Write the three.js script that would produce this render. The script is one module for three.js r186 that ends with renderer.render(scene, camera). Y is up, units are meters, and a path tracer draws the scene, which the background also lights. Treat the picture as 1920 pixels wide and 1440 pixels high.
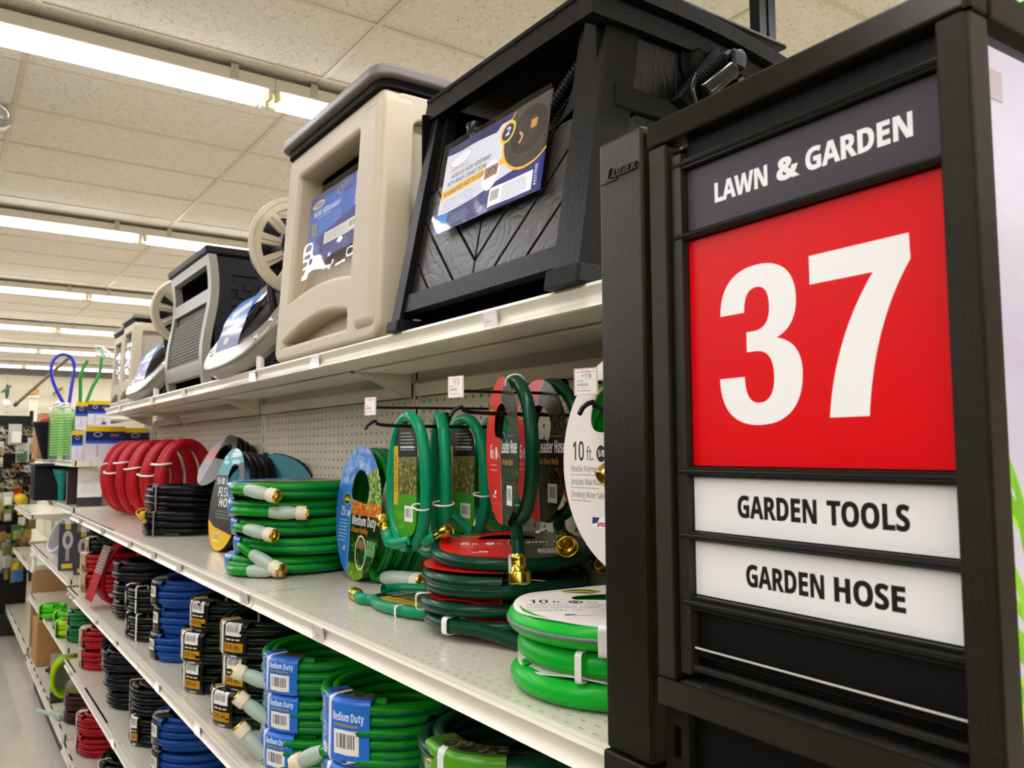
import * as THREE from 'three';
import { mergeGeometries } from 'three/addons/utils/BufferGeometryUtils.js';
import { RoundedBoxGeometry } from 'three/addons/geometries/RoundedBoxGeometry.js';
import { TextGeometry } from 'three/addons/geometries/TextGeometry.js';
import { FontLoader } from 'three/addons/loaders/FontLoader.js';
import { RectAreaLightUniformsLib } from 'three/addons/lights/RectAreaLightUniformsLib.js';

// ---------------------------------------------------------------- camera, exposure, lamps
const scene = new THREE.Scene();
scene.background = new THREE.Color(0x000000);
const camera = new THREE.PerspectiveCamera(49.99, 1920 / 1440, 0.05, 60);
camera.position.set(0, 1.7, 0);
camera.up.set(-0.0420, 0.9968, 0.0680);
camera.lookAt(0.5702, 1.7 + 0.0800, -0.8176);
camera.focus = 1.25;
camera.userData.fStop = 11;
const renderer = new THREE.WebGLRenderer({ antialias: true });
renderer.toneMapping = THREE.LinearToneMapping;
renderer.toneMappingExposure = 1.0;
renderer.shadowMap.enabled = true;
RectAreaLightUniformsLib.init();
const LAMP_COLOUR = 0xf6f7ff, AREA_LIGHT = 17, TUBE_GLOW = 12;
const TUBE_Y = 3.43, CEILING_Y = 3.52;
const ROWS = [5.24, 2.2, -0.85, -3.89, -7.10, -10.13, -13.16, -16.07, -19.2], JOINTS = [-6.05, -3.61, -1.17, 1.27, 3.71, 6.15];

// ---------------------------------------------------------------- helpers
let seed = 7;
const rnd = (a = 0, b = 1) => { seed = (seed * 1664525 + 1013904223) >>> 0; return a + (b - a) * (seed / 4294967296); };
const counts = {};
const numbered = (n) => { const k = counts[n] = (counts[n] ?? -1) + 1; return k ? n + '_' + String(k).padStart(3, '0') : n; };
const V = (x, y, z) => new THREE.Vector3(x, y, z);
const PI = Math.PI, DEG = PI / 180;
function clean(g) {
  const h = g.index ? g.toNonIndexed() : g;
  for (const k of Object.keys(h.attributes)) if (!['position', 'normal', 'uv'].includes(k)) h.deleteAttribute(k);
  if (!h.attributes.normal) h.computeVertexNormals();
  if (!h.attributes.uv) h.setAttribute('uv', new THREE.BufferAttribute(new Float32Array(h.attributes.position.count * 2), 2));
  h.morphAttributes = {};
  return h;
}
const merge = (list) => { const l = [].concat(list).flat(9).map(clean); return l.length > 1 ? mergeGeometries(l, false) : l[0]; };
function bx(w, h, d, x = 0, y = 0, z = 0, r = 0) {
  const g = r ? new RoundedBoxGeometry(w, h, d, 2, Math.min(r, w / 2.05, h / 2.05, d / 2.05)) : new THREE.BoxGeometry(w, h, d);
  return g.translate(x, y, z);
}
const span = (x0, x1, y0, y1, z0, z1, r = 0) => bx(Math.abs(x1 - x0), Math.abs(y1 - y0), Math.abs(z1 - z0), (x0 + x1) / 2, (y0 + y1) / 2, (z0 + z1) / 2, r);
const cyl = (r0, r1, h, n = 20) => new THREE.CylinderGeometry(r1, r0, h, n);
const lathe = (pts, n = 24) => new THREE.LatheGeometry(pts.map((p) => new THREE.Vector2(p[0], p[1])), n);
function aim(g, dir, pos) {   // turns +Y to dir and moves to pos
  g.applyQuaternion(new THREE.Quaternion().setFromUnitVectors(V(0, 1, 0), dir.clone().normalize()));
  return pos ? g.translate(pos.x, pos.y, pos.z) : g;
}
const curve = (pts, closed = false, tension = 0.5) => new THREE.CatmullRomCurve3(pts.map((p) => Array.isArray(p) ? V(...p) : p), closed, 'catmullrom', tension);
const tube = (pts, r, seg = 24, n = 8, closed = false) => new THREE.TubeGeometry(curve(pts, closed), seg, r, n, closed);
const rod = (a, b, r, n = 8) => { const A = V(...a), B = V(...b), d = B.clone().sub(A); return aim(cyl(r, r, d.length(), n), d, A.add(B).multiplyScalar(0.5)); };
function obj(name, geos, mat, parent) {
  const m = new THREE.Mesh(merge(geos), mat);
  m.name = parent && parent !== scene ? name : numbered(name);
  m.castShadow = m.receiveShadow = true;
  (parent ?? scene).add(m);
  return m;
}
function tag(o, label, category, group) { Object.assign(o.userData, { label, category }); if (group) o.userData.group = group; return o; }
function thing(name, label, category, pos = [0, 0, 0], turn = 0, group) {
  const o = new THREE.Group(); o.name = numbered(name); o.position.set(...pos); o.rotation.y = turn; scene.add(o);
  return tag(o, label, category, group);
}
function struct(name, geos, mat) { const m = new THREE.Mesh(merge(geos), mat); m.name = name; m.castShadow = m.receiveShadow = true; m.userData.kind = 'structure'; scene.add(m); return m; }
function dup(root, pos, turn, label, group) {
  const c = root.clone(); c.name = numbered(root.name.replace(/_\d{3}$/, '')); scene.add(c);
  c.position.set(...pos); if (turn !== undefined) c.rotation.y = turn;
  c.userData = { ...root.userData, label }; if (group) c.userData.group = group;
  return c;
}
// ---- materials
function M(hex, rough = 0.5, o = {}) { const c = new THREE.Color(hex), dark = 0.3 * c.r + 0.59 * c.g + 0.11 * c.b < 0.1 && !o.metalness; return dark ? new THREE.MeshPhysicalMaterial({ color: hex, roughness: rough, specularIntensity: 0.4, ...o }) : new THREE.MeshStandardMaterial({ color: hex, roughness: rough, ...o }); }
function canvasTex(w, h, draw, repeat = false) {
  const c = document.createElement('canvas'); c.width = w; c.height = h;
  const g = c.getContext('2d'); draw(g, w, h);
  const t = new THREE.CanvasTexture(c); t.colorSpace = THREE.SRGBColorSpace; t.magFilter = THREE.LinearFilter;
  t.wrapS = t.wrapT = repeat ? THREE.RepeatWrapping : THREE.ClampToEdgeWrapping;
  return t;
}
function dataTex(n, f, rx = 1, ry = rx) {   // a grey relief field, f(u, v) in 0..1
  const d = new Uint8Array(n * n * 4);
  for (let j = 0; j < n; j++) for (let i = 0; i < n; i++) { const k = (j * n + i) * 4, v = Math.max(0, Math.min(255, 255 * f(i / n, j / n))); d[k] = d[k + 1] = d[k + 2] = v; d[k + 3] = 255; }
  const t = new THREE.DataTexture(d, n, n); t.wrapS = t.wrapT = THREE.RepeatWrapping; t.magFilter = THREE.LinearFilter; t.repeat.set(rx, ry); t.needsUpdate = true;
  return t;
}
function lattice(n, s) { let a = new Float32Array(n * n), x = s; for (let i = 0; i < n * n; i++) { x = (x * 1664525 + 1013904223) >>> 0; a[i] = x / 4294967296; } return (u, v) => { u = (u % 1 + 1) % 1 * n; v = (v % 1 + 1) % 1 * n; const i = Math.floor(u), j = Math.floor(v), fu = u - i, fv = v - j, su = fu * fu * (3 - 2 * fu), sv = fv * fv * (3 - 2 * fv), g = (p, q) => a[(q % n) * n + p % n]; return (g(i, j) * (1 - su) + g(i + 1, j) * su) * (1 - sv) + (g(i, j + 1) * (1 - su) + g(i + 1, j + 1) * su) * sv; }; }
const n8 = lattice(8, 3), n16 = lattice(16, 5), n32 = lattice(32, 9), n64 = lattice(64, 11), n128 = lattice(128, 13);
const powder = dataTex(256, (u, v) => 0.5 * n64(u, v) + 0.5 * n128(u, v), 1);
const METRE = (t, s) => { const c = t.clone(); c.repeat.set(s, s); c.needsUpdate = true; return c; };
// text in a stretched sans: s drawn so that it fits a width and cap height given in pixels
function word(g, s, x, y, w, cap, fill, o = {}) {
  g.save(); g.fillStyle = fill; g.font = (o.weight ?? 'bold') + ' 100px ' + (o.font ?? 'sans-serif'); g.textBaseline = 'alphabetic'; g.textAlign = 'left';
  const mw = g.measureText(s).width;
  g.translate(x, y); if (o.rot) g.rotate(o.rot); if (o.skew) g.transform(1, 0, -o.skew, 1, 0, 0);
  const sx = w ? w / mw : cap / 71.4 * (o.wide ?? 0.85);
  g.scale(sx, cap / 71.4);
  if (o.track) { g.scale(1, 1); let p = 0; const ls = [...s].map((c) => g.measureText(c).width), full = ls.reduce((q, v) => q + v, 0) - o.track * (ls.length - 1), k = mw / full; g.scale(k, 1); g.lineWidth = o.stroke ?? 4; g.strokeStyle = fill; g.lineJoin = 'miter'; [...s].forEach((c, i) => { g.strokeText(c, p, 0); g.fillText(c, p, 0); p += ls[i] - o.track; }); g.restore(); return; }
  if (o.stroke) { g.lineWidth = o.stroke; g.lineJoin = 'miter'; g.strokeStyle = fill; g.strokeText(s, 0, 0); }
  g.fillText(s, 0, 0); g.restore();
}
const rect = (g, x, y, w, h, c) => { g.fillStyle = c; g.fillRect(x, y, w, h); };
function ell(g, x, y, a, b, c, stroke, lw = 4, rot = 0) { g.beginPath(); g.ellipse(x, y, a, b, rot, 0, 2 * PI); if (c) { g.fillStyle = c; g.fill(); } if (stroke) { g.strokeStyle = stroke; g.lineWidth = lw; g.stroke(); } }
function poly(g, pts, c) { g.beginPath(); pts.forEach((p, i) => (i ? g.lineTo(...p) : g.moveTo(...p))); g.closePath(); g.fillStyle = c; g.fill(); }
function barcode(g, x, y, w, h, vertical = false) {
  rect(g, x, y, w, h, '#f3f1ea');
  const n = vertical ? h : w; let p = n * 0.14;
  while (p < n * 0.86) { const b = 1 + Math.floor(rnd(0, 1) * n / 34); if (vertical) rect(g, x + w * 0.14, y + p, w * 0.6, b, '#222'); else rect(g, x + p, y + h * 0.16, b, h * 0.58, '#222'); p += b + 1 + rnd(0, 1) * n / 30; }
}
function lines(g, x, y, w, n, step, h, c) { for (let i = 0; i < n; i++) { let p = x; while (p < x + w * (0.75 + 0.25 * n8(i * 0.37, 0.2))) { const l = rnd(h, h * 4); rect(g, p, y + i * step, Math.min(l, x + w - p), h, c); p += l + h * 0.8; } } }
function oval(g, x, y, a, b) { ell(g, x, y, a, b, '#d8a818'); ell(g, x, y, a * 0.9, b * 0.86, '#1c5a22'); g.save(); g.beginPath(); g.ellipse(x, y, a * 0.85, b * 0.8, 0, 0, 2 * PI); g.clip(); g.fillStyle = '#c9a41c'; for (let i = -3; i < 4; i++) { g.beginPath(); g.ellipse(x + i * a * 0.22, y - b * 0.1 + Math.abs(i) * b * 0.08, a * 0.14, b * 0.3, 0.3 * i, 0, 2 * PI); g.fill(); } g.restore(); rect(g, x - a * 0.6, y + b * 0.05, a * 1.2, b * 0.28, '#e8d26a'); }
function flag(g, x, y, w, h) { rect(g, x, y, w, h, '#f4f2ee'); poly(g, [[x, y], [x + w * 0.45, y], [x + w * 0.3, y + h * 0.55], [x, y + h * 0.7]], '#24397c'); g.strokeStyle = '#c5202c'; g.lineWidth = h * 0.14; for (let i = 0; i < 2; i++) { g.beginPath(); g.moveTo(x + w * 0.3, y + h * (0.75 + i * 0.2)); g.bezierCurveTo(x + w * 0.5, y + h * (0.3 + i * 0.2), x + w * 0.6, y + h * (0.8 + i * 0.2), x + w, y + h * (0.4 + i * 0.25)); g.stroke(); } }
function foliage(g, x, y, w, h, cols, n = 500, s = 12) { g.save(); g.beginPath(); g.rect(x, y, w, h); g.clip(); rect(g, x, y, w, h, cols[0]); for (let i = 0; i < n; i++) { g.fillStyle = cols[Math.floor(rnd(0, cols.length * 0.999))]; g.beginPath(); g.ellipse(x + rnd(0, w), y + rnd(0, h), rnd(s * 0.3, s), rnd(s * 0.15, s * 0.5), rnd(0, PI), 0, 2 * PI); g.fill(); } g.restore(); }
// uv of a flat geometry from two of its axes
function fit(g, ax, ay, x0, y0, w, h) { const p = g.attributes.position, u = g.attributes.uv; for (let i = 0; i < p.count; i++) { const q = [p.getX(i), p.getY(i), p.getZ(i)]; u.setXY(i, (q[ax] - x0) / w, (q[ay] - y0) / h); } return g; }
function cubeUV(g) { const h = clean(g), p = h.attributes.position, n = h.attributes.normal, u = h.attributes.uv; for (let i = 0; i < p.count; i++) { const a = [Math.abs(n.getX(i)), Math.abs(n.getY(i)), Math.abs(n.getZ(i))]; if (a[0] >= a[1] && a[0] >= a[2]) u.setXY(i, p.getZ(i), p.getY(i)); else if (a[1] >= a[2]) u.setXY(i, p.getX(i), p.getZ(i)); else u.setXY(i, p.getX(i), p.getY(i)); } return h; }
const extr = (shape, depth, o = {}) => new THREE.ExtrudeGeometry(shape, { depth, bevelEnabled: false, curveSegments: 20, ...o });
function rrect(x, y, w, h, r, T = THREE.Shape) { const s = new T(); s.moveTo(x + r, y); s.lineTo(x + w - r, y); s.quadraticCurveTo(x + w, y, x + w, y + r); s.lineTo(x + w, y + h - r); s.quadraticCurveTo(x + w, y + h, x + w - r, y + h); s.lineTo(x + r, y + h); s.quadraticCurveTo(x, y + h, x, y + h - r); s.lineTo(x, y + r); s.quadraticCurveTo(x, y, x + r, y); return s; }
// a sheet with real elliptic holes in the plane (u, v): returns geometry in XY, W by H, of thickness t towards -Z
function perforated(W, H, pu, pv, a, b, t, stagger = false) {
  const nu = Math.round(W / pu), nv = Math.round(H / pv), cu = W / nu, cv = H / nv, P = [], N = [], U = [];
  const tri = (A, B, C, n) => { for (const q of [A, B, C]) { P.push(...q); N.push(...n); U.push(q[0], q[1]); } };
  const dirs = [[1, 0], [1, 1], [0, 1], [-1, 1], [-1, 0], [-1, -1], [0, -1], [1, -1]];
  for (let j = 0; j < nv; j++) for (let i = 0; i < nu; i++) {
    const x = (i + 0.5) * cu, y = (j + 0.5) * cv, off = stagger && j % 2 ? cu * 0.22 : 0;
    const ring = dirs.map(([p, q]) => { const l = Math.hypot(p, q); return [x + off + a * p / l, y + b * q / l, 0]; }), sq = dirs.map(([p, q]) => [x + p * cu / 2, y + q * cv / 2, 0]);
    for (let k = 0; k < 8; k++) {
      const m = (k + 1) % 8, A = sq[k], B = sq[m], C = ring[m], D = ring[k];
      tri(A, B, C, [0, 0, 1]); tri(A, C, D, [0, 0, 1]);
      const E = [C[0], C[1], -t], F = [D[0], D[1], -t], n = [-dirs[k][0], -dirs[k][1], 0];
      tri(D, C, E, n); tri(D, E, F, n);
    }
  }
  const g = new THREE.BufferGeometry();
  g.setAttribute('position', new THREE.Float32BufferAttribute(P, 3)); g.setAttribute('normal', new THREE.Float32BufferAttribute(N, 3)); g.setAttribute('uv', new THREE.Float32BufferAttribute(U, 2));
  return g;
}
// ---- shared materials
const blackMetal = M(0x0b0904, 0.3, { bumpMap: METRE(powder, 5), bumpScale: 0.0002, specularIntensity: 0.5, specularColor: 0xfff0cc });
const blackTrim = M(0x060606, 0.38);
const blackPlastic = M(0x0c0b0a, 0.45, { bumpMap: METRE(powder, 6), bumpScale: 0.0004 });
const darkHole = M(0x050505, 0.9);
const cream = M(0xe6dfcc, 0.32);
const creamDeck = new THREE.MeshPhysicalMaterial({ color: 0xd6cfbc, roughness: 0.28, clearcoat: 0.4, clearcoatRoughness: 0.12 });
const creamBoard = M(0xd0c8b0, 0.62, { bumpMap: METRE(powder, 4), bumpScale: 0.0004 });
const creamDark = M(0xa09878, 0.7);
const clipPlastic = new THREE.MeshPhysicalMaterial({ color: 0xffffff, roughness: 0.08, transmission: 0.95, thickness: 0, ior: 1.45 });
const brass = M(0xd2b54a, 0.2, { metalness: 1 });
const chrome = M(0xd8d8d8, 0.12, { metalness: 1 });
const steelDark = M(0x23211f, 0.35, { metalness: 0.6 });
const strapWhite = M(0xf0ece4, 0.4);
const sleeve = new THREE.MeshPhysicalMaterial({ color: 0xcfe0cf, roughness: 0.35, transmission: 0.35, thickness: 0 });
const sleeveCap = M(0xe9dcc0, 0.45);
const hoseMat = (hex, rough = 0.33) => new THREE.MeshPhysicalMaterial({ color: hex, roughness: rough, specularIntensity: 0.35, clearcoat: 0.08, clearcoatRoughness: 0.15 });
const H = { green: hoseMat(0x068a18), lightgreen: hoseMat(0x06ac28, 0.38), teal: hoseMat(0x068a5e, 0.3), leader: hoseMat(0x043a26, 0.3), dark: hoseMat(0x04160a, 0.22), blue: hoseMat(0x06418c, 0.4), black: hoseMat(0x09090c, 0.34), red: hoseMat(0xa00814, 0.34), rubber: hoseMat(0xb00e1e, 0.5), lime: hoseMat(0xa6cf0c, 0.4), stripe: M(0x0a4a5e, 0.4), grey: M(0x6d7170, 0.45), light: hoseMat(0x08402c, 0.3), white: hoseMat(0xd8d8d8, 0.4), maroon: hoseMat(0x3a1418, 0.4) };

// ---------------------------------------------------------------- the room
{
  const vinyl = canvasTex(512, 512, (g, w, h) => { rect(g, 0, 0, w, h, '#ddd6c4'); for (let i = 0; i < 2600; i++) { g.fillStyle = ['#d6cfbb', '#e3ddcd', '#d1c9b4', '#dfd8c6'][i % 4]; g.globalAlpha = 0.3; g.beginPath(); g.ellipse(rnd(0, w), rnd(0, h), rnd(1, 5), rnd(1, 3), rnd(0, PI), 0, 2 * PI); g.fill(); } g.globalAlpha = 1; }, true);
  const rough = dataTex(256, (u, v) => 0.1 + 0.1 * n16(u, v) + 0.05 * n64(u, v));
  const floorMat = new THREE.MeshPhysicalMaterial({ map: vinyl, roughnessMap: METRE(rough, 0.6), roughness: 0.9, clearcoat: 0.8, clearcoatRoughness: 0.06, bumpMap: METRE(dataTex(128, (u, v) => 0.6 * n16(u, v) + 0.4 * n64(u, v)), 0.8), bumpScale: 0.0007 });
  const slab = struct('floor', cubeUV(span(-8, 8, -0.2, -0.006, -20.6, 7)), floorMat);
  const T = 0.3048, tg = [0, 1, 2].map((k) => { const g = cubeUV(bx(T - 0.0012, 0.007, T - 0.0012, 0, -0.003, 0)); const u = g.attributes.uv; for (let i = 0; i < u.count; i++) u.setXY(i, u.getX(i) + k * 0.37, u.getY(i) + k * 0.61); return g; });
  for (let i = 0; i < 6; i++) for (let j = 0; j < 30; j++) { const t = new THREE.Mesh(tg[(i * 2 + j) % 3], floorMat); t.name = 'floor_tile'; t.position.set(-1.05 + i * T, 0, -1.9 - j * T); t.receiveShadow = true; slab.add(t); }

  const wallPaint = M(0xd9d0b6, 0.7, { bumpMap: METRE(powder, 2), bumpScale: 0.0006 });
  struct('wall_back', span(-8.2, 8.2, 0, CEILING_Y + 0.2, -20.8, -20.6), wallPaint);
  struct('wall_front', span(-8.2, 8.2, 0, CEILING_Y + 0.2, 7, 7.2), wallPaint);
  struct('wall_left', span(-8.2, -8, 0, CEILING_Y + 0.2, -20.8, 7.2), wallPaint);
  struct('wall_right', span(8, 8.2, 0, CEILING_Y + 0.2, -20.8, 7.2), wallPaint);
  struct('trim_1', [span(-8, 8, 3.36, 3.52, -20.6, -20.5), span(-8, 8, 2.4, 2.44, -20.6, -20.55)], M(0x6a665c, 0.6));

  const fleck = canvasTex(1024, 512, (g, w, h) => {
    rect(g, 0, 0, w, h, '#d9d1c3');
    for (let i = 0; i < 1500; i++) { g.fillStyle = i % 2 ? '#e0d9cc' : '#d2c9b9'; g.globalAlpha = 0.5; g.beginPath(); g.ellipse(rnd(0, w), rnd(0, h), rnd(4, 16), rnd(3, 10), rnd(0, PI), 0, 2 * PI); g.fill(); }
    g.globalAlpha = 0.75;
    for (let i = 0; i < 1500; i++) { g.fillStyle = ['#a8977a', '#b5a58a', '#97876c'][i % 3]; g.beginPath(); const s = Math.pow(rnd(), 2); g.ellipse(rnd(0, w), rnd(0, h), 1 + s * 5, 0.8 + s * 2.2, rnd(0, PI), 0, 2 * PI); g.fill(); }
    g.globalAlpha = 1;
  }, true);
  const tileMat = M(0xffffff, 0.9, { map: fleck, bumpMap: METRE(dataTex(256, (u, v) => { const k = n64(u, v) * n128(u, v); return k > 0.5 ? 0 : 1 - k; }), 1.2), bumpScale: 0.0008 });
  const barMat = M(0xc4b99f, 0.42);
  const ceiling = struct('ceiling', span(-8, 8, CEILING_Y + 0.03, CEILING_Y + 0.2, -20.8, 7.2), M(0xcfc3a8, 0.9));
  const X0 = 0.264, Z0 = -4.34, TX = 1.2192, TZ = 0.6096, variants = [0, 1, 2, 3].map((k) => {
    const g = clean(new RoundedBoxGeometry(TX - 0.016, 0.018, TZ - 0.016, 1, 0.004)), p = g.attributes.position, u = g.attributes.uv;
    for (let i = 0; i < p.count; i++) u.setXY(i, (p.getX(i) / TX + 0.5) * (k & 1 ? -1 : 1) + k * 0.23, (p.getZ(i) / TZ + 0.5) * (k & 2 ? -1 : 1) + k * 0.4);
    return g;
  });
  for (let i = -4; i < 6; i++) for (let j = -27; j < 12; j++) {
    const t = new THREE.Mesh(variants[(i * 3 + j * 5 + 400) % 4], tileMat); t.name = 'ceiling_tile'; t.castShadow = t.receiveShadow = true;
    t.position.set(X0 + (i + 0.5) * TX, CEILING_Y + 0.013, Z0 + (j + 0.5) * TZ); t.rotation.z = rnd(-1, 1) * 0.0015; ceiling.add(t);
  }
  for (let i = -4; i <= 6; i++) obj('grid_bar', span(X0 + i * TX - 0.012, X0 + i * TX + 0.012, CEILING_Y - 0.002, CEILING_Y + 0.03, -20.6, 7), barMat, ceiling);
  for (let j = -26; j <= 12; j++) obj('grid_bar', span(-5, 7.6, CEILING_Y - 0.0015, CEILING_Y + 0.028, Z0 + j * TZ - 0.012, Z0 + j * TZ + 0.012), barMat, ceiling);
}

// ---------------------------------------------------------------- fluorescent strip lights
{
  const housingMat = M(0xd3ccbb, 0.4), glow = M(0xffffff, 0.5, { emissive: LAMP_COLOUR, emissiveIntensity: TUBE_GLOW }), socketMat = M(0xe8dcb4, 0.45), metal = M(0xb9b2a2, 0.4);
  const LEN = 2.44;
  function strip(name) {
    const t = thing(name, '', 'light');
    obj('housing', [span(-LEN / 2, LEN / 2, 0.006, 0.066, -0.085, 0.085, 0.006), span(-LEN / 2 + 0.03, LEN / 2 - 0.03, 0.0, 0.007, -0.02, 0.02)], housingMat, t);
    for (const s of [-1, 1]) obj('fluorescent_tube', aim(cyl(0.019, 0.019, LEN - 0.10, 16), V(1, 0, 0), V(0, -0.016, s * 0.052)), glow, t);
    for (const e of [-1, 1]) {
      for (const s of [-1, 1]) obj('lampholder', [span(e * (LEN / 2 - 0.008), e * (LEN / 2 - 0.03), -0.038, 0.008, s * 0.03, s * 0.074, 0.005), aim(cyl(0.012, 0.012, 0.03, 10), V(1, 0, 0), V(e * (LEN / 2 - 0.045), -0.016, s * 0.052))], socketMat, t);
      obj('hanger', [span(e * LEN * 0.42 - 0.018, e * LEN * 0.42 + 0.018, 0.02, 0.088, 0.086, 0.089, 0), span(e * LEN * 0.42 - 0.018, e * LEN * 0.42 + 0.018, 0.085, 0.088, -0.089, 0.089), span(e * LEN * 0.42 - 0.018, e * LEN * 0.42 + 0.018, 0.02, 0.088, -0.089, -0.086), aim(cyl(0.005, 0.005, 0.006, 8), V(0, 0, 1), V(e * LEN * 0.42, 0.075, 0.09))], metal, t);
    }
    return t;
  }
  const first = strip('fluorescent_light');
  const row = ['row farthest behind the camera', 'row behind the camera', 'row above the camera', 'nearest row, above the beige box', 'second row', 'third row', 'fourth row', 'fifth row', 'farthest row by the back wall'];
  const side = ['over the far left aisle', 'left of the aisle', 'at the left edge', 'right of the tube joint', 'over the right hand shelves'];
  let used = false;
  ROWS.forEach((z, i) => JOINTS.slice(0, 5).forEach((x0, j) => {
    const x = (x0 + JOINTS[j + 1]) / 2, off = Math.max(0, i - 3) * 0.022, px = x + off;
    const label = 'fluorescent strip light in the ' + row[i] + ', ' + side[j];
    if (!used) { used = true; first.position.set(px, TUBE_Y, z); first.userData.label = label; first.userData.group = 'fluorescent strip lights on the ceiling'; } else dup(first, [px, TUBE_Y, z], 0, label);
    const lamp = new THREE.RectAreaLight(LAMP_COLOUR, AREA_LIGHT, LEN - 0.1, 0.2);
    lamp.position.set(px, TUBE_Y - 0.044, z); lamp.lookAt(px, 0, z); lamp.name = 'strip_lamp'; scene.add(lamp);
  }));
}
// round chrome fitting on the ceiling at the left edge
{
  const t = thing('ceiling_spotlight', 'round chrome ringed ceiling fitting at the left edge of the picture', 'light', [0.185, 3.44, -4.93]);
  obj('ring', [new THREE.TorusGeometry(0.062, 0.012, 10, 40)].map((g) => g.rotateY(0.35)), chrome, t);
  obj('housing', [aim(lathe([[0, -0.09], [0.035, -0.09], [0.05, -0.05], [0.058, 0], [0.05, 0.0], [0.03, -0.03], [0, -0.035]], 28), V(0.34, 0, 0.94)), span(0.03, 0.05, 0, 0.085, -0.05, -0.02)], M(0xb8b6b0, 0.3, { metalness: 0.7 }), t);
}

// ---------------------------------------------------------------- the gondola run
const TOP = 1.936, MID = 1.382, THIRD = 0.99, FOURTH = 0.62, BASE = 0.2, BACK = 1.014, LIP = 0.6, TOPLIP = 0.75;
const JZ = [-0.665, -1.883, -3.10, -4.32, -4.96];
const tagTex = [['13', '#c22'], ['19', '#c22'], ['', '#c22']].map(([n]) => canvasTex(256, 320, (g, w, h) => {
  rect(g, 0, 0, w, h, '#f6efe6'); g.strokeStyle = '#d8434e'; g.lineWidth = 5; g.strokeRect(8, 8, w - 16, h - 16);
  rect(g, 22, 42, 50, 5, '#d8434e'); rect(g, w - 72, 42, 50, 5, '#d8434e'); word(g, 'True Value', 76, 56, 105, 28, '#d31f2e', { font: 'serif', skew: 0.25 });
  if (n) word(g, n, 108, 130, 84, 62, '#262626', { weight: 'normal' });
  word(g, n ? '$' : '', 84, 100, 18, 26, '#333'); lines(g, 30, 140, 70, 2, 12, 5, '#555'); for (let i = 0; i < 26; i++) rect(g, 30 + i * 5, 178, 1 + (i * 7) % 3, 34, '#444');
  lines(g, 30, 232, 150, 1, 10, 5, '#888'); lines(g, 30, 262, 190, 1, 10, 9, '#777');
}));
const tagMats = tagTex.map((t) => M(0xffffff, 0.5, { map: t }));
const lipProfile = (h) => { const s = new THREE.Shape(); s.moveTo(0, 0); s.lineTo(-0.004, 0.001); s.lineTo(-0.006, -0.004); s.lineTo(-0.002, -0.0075); s.quadraticCurveTo(0.006, -h * 0.5, -0.003, -h + 0.006); s.lineTo(-0.007, -h + 0.002); s.lineTo(-0.003, -h); s.lineTo(0.012, -h); s.lineTo(0.012, 0); return s; };
function shelf(label, x0, x1, y, zNear, zFar, o = {}) {
  const t = thing('shelf', label, 'shelf', [0, y, 0], 0, o.group), h = o.lip ?? 0.034;
  const strip = o.holes ? 0.125 : 0, d = [span(x0 + 0.004 + strip, x1, -0.003, 0, zNear, zFar)];
  if (strip) d.push(perforated(zNear - zFar, strip - 0.008, 0.0254, 0.0196, 0.0058, 0.0022, 0.018, true).applyMatrix4(new THREE.Matrix4().makeBasis(V(0, 0, 1), V(1, 0, 0), V(0, 1, 0)).setPosition(x0 + 0.012, 0, zFar)));
  obj('deck', d, creamDeck, t);
  obj('underside', [span(x0 + 0.012, x0 + 0.09, -h, -h + 0.003, zNear - 0.002, zFar + 0.002), span(x0 + 0.088, x0 + 0.09, -h, -0.004, zNear, zFar), span(x0 + 0.09, x1 - 0.03, -h - 0.006, -h - 0.003, zNear - 0.03, zFar + 0.03), span(x0 + 0.092, x0 + 0.095, -h - 0.005, -0.004, zNear - 0.03, zFar + 0.03), span(x1 - 0.03, x1 - 0.027, -h - 0.005, -0.004, zNear - 0.03, zFar + 0.03), span(x0 + 0.02, x1, -h, -0.003, zNear, zNear - 0.002), span(x0 + 0.02, x1, -h, -0.003, zFar, zFar + 0.002)], cream, t);
  obj('price_rail', extr(lipProfile(h), zNear - zFar - 0.004).translate(x0, 0, zFar + 0.002), cream, t);
  const br = new THREE.Shape(); br.moveTo(x0 + 0.085, -h + 0.002); br.lineTo(x1 - 0.004, -h + 0.002); br.lineTo(x1 - 0.004, -0.1); br.lineTo(x0 + 0.13, -h - 0.018); br.closePath();
  for (const z of [zNear - 0.012, zFar + 0.008]) obj('bracket', extr(br, 0.004).translate(0, 0, z), cream, t);
  for (const [z, k] of o.tags ?? []) { const g = fit(clean(bx(0.04, h - 0.008, 0.0015)), 0, 1, -0.02, -h / 2 + 0.004, 0.04, h - 0.008); obj('price_tag', g.rotateY(-PI / 2).rotateZ(0.12).translate(x0 - 0.005, -h / 2, z), tagMats[k ?? 2], t); obj('tag_holder', bx(0.0012, h - 0.004, 0.056).translate(x0 - 0.0075, -h / 2, z), clipPlastic, t); }
  return t;
}
const sect = ['beside the black post', 'second section', 'third section', 'short last section'];
const topTags = [[[-1.13, 2]], [[-1.9, 2], [-2.38, 2]], [[-3.2, 2], [-3.75, 2]], [[-4.5, 2]]];
const midTags = [[[-1.48, 2]], [[-1.93, 2], [-2.55, 2], [-2.9, 2]], [[-3.3, 2], [-3.9, 2]], [[-4.55, 2]]];
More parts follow.
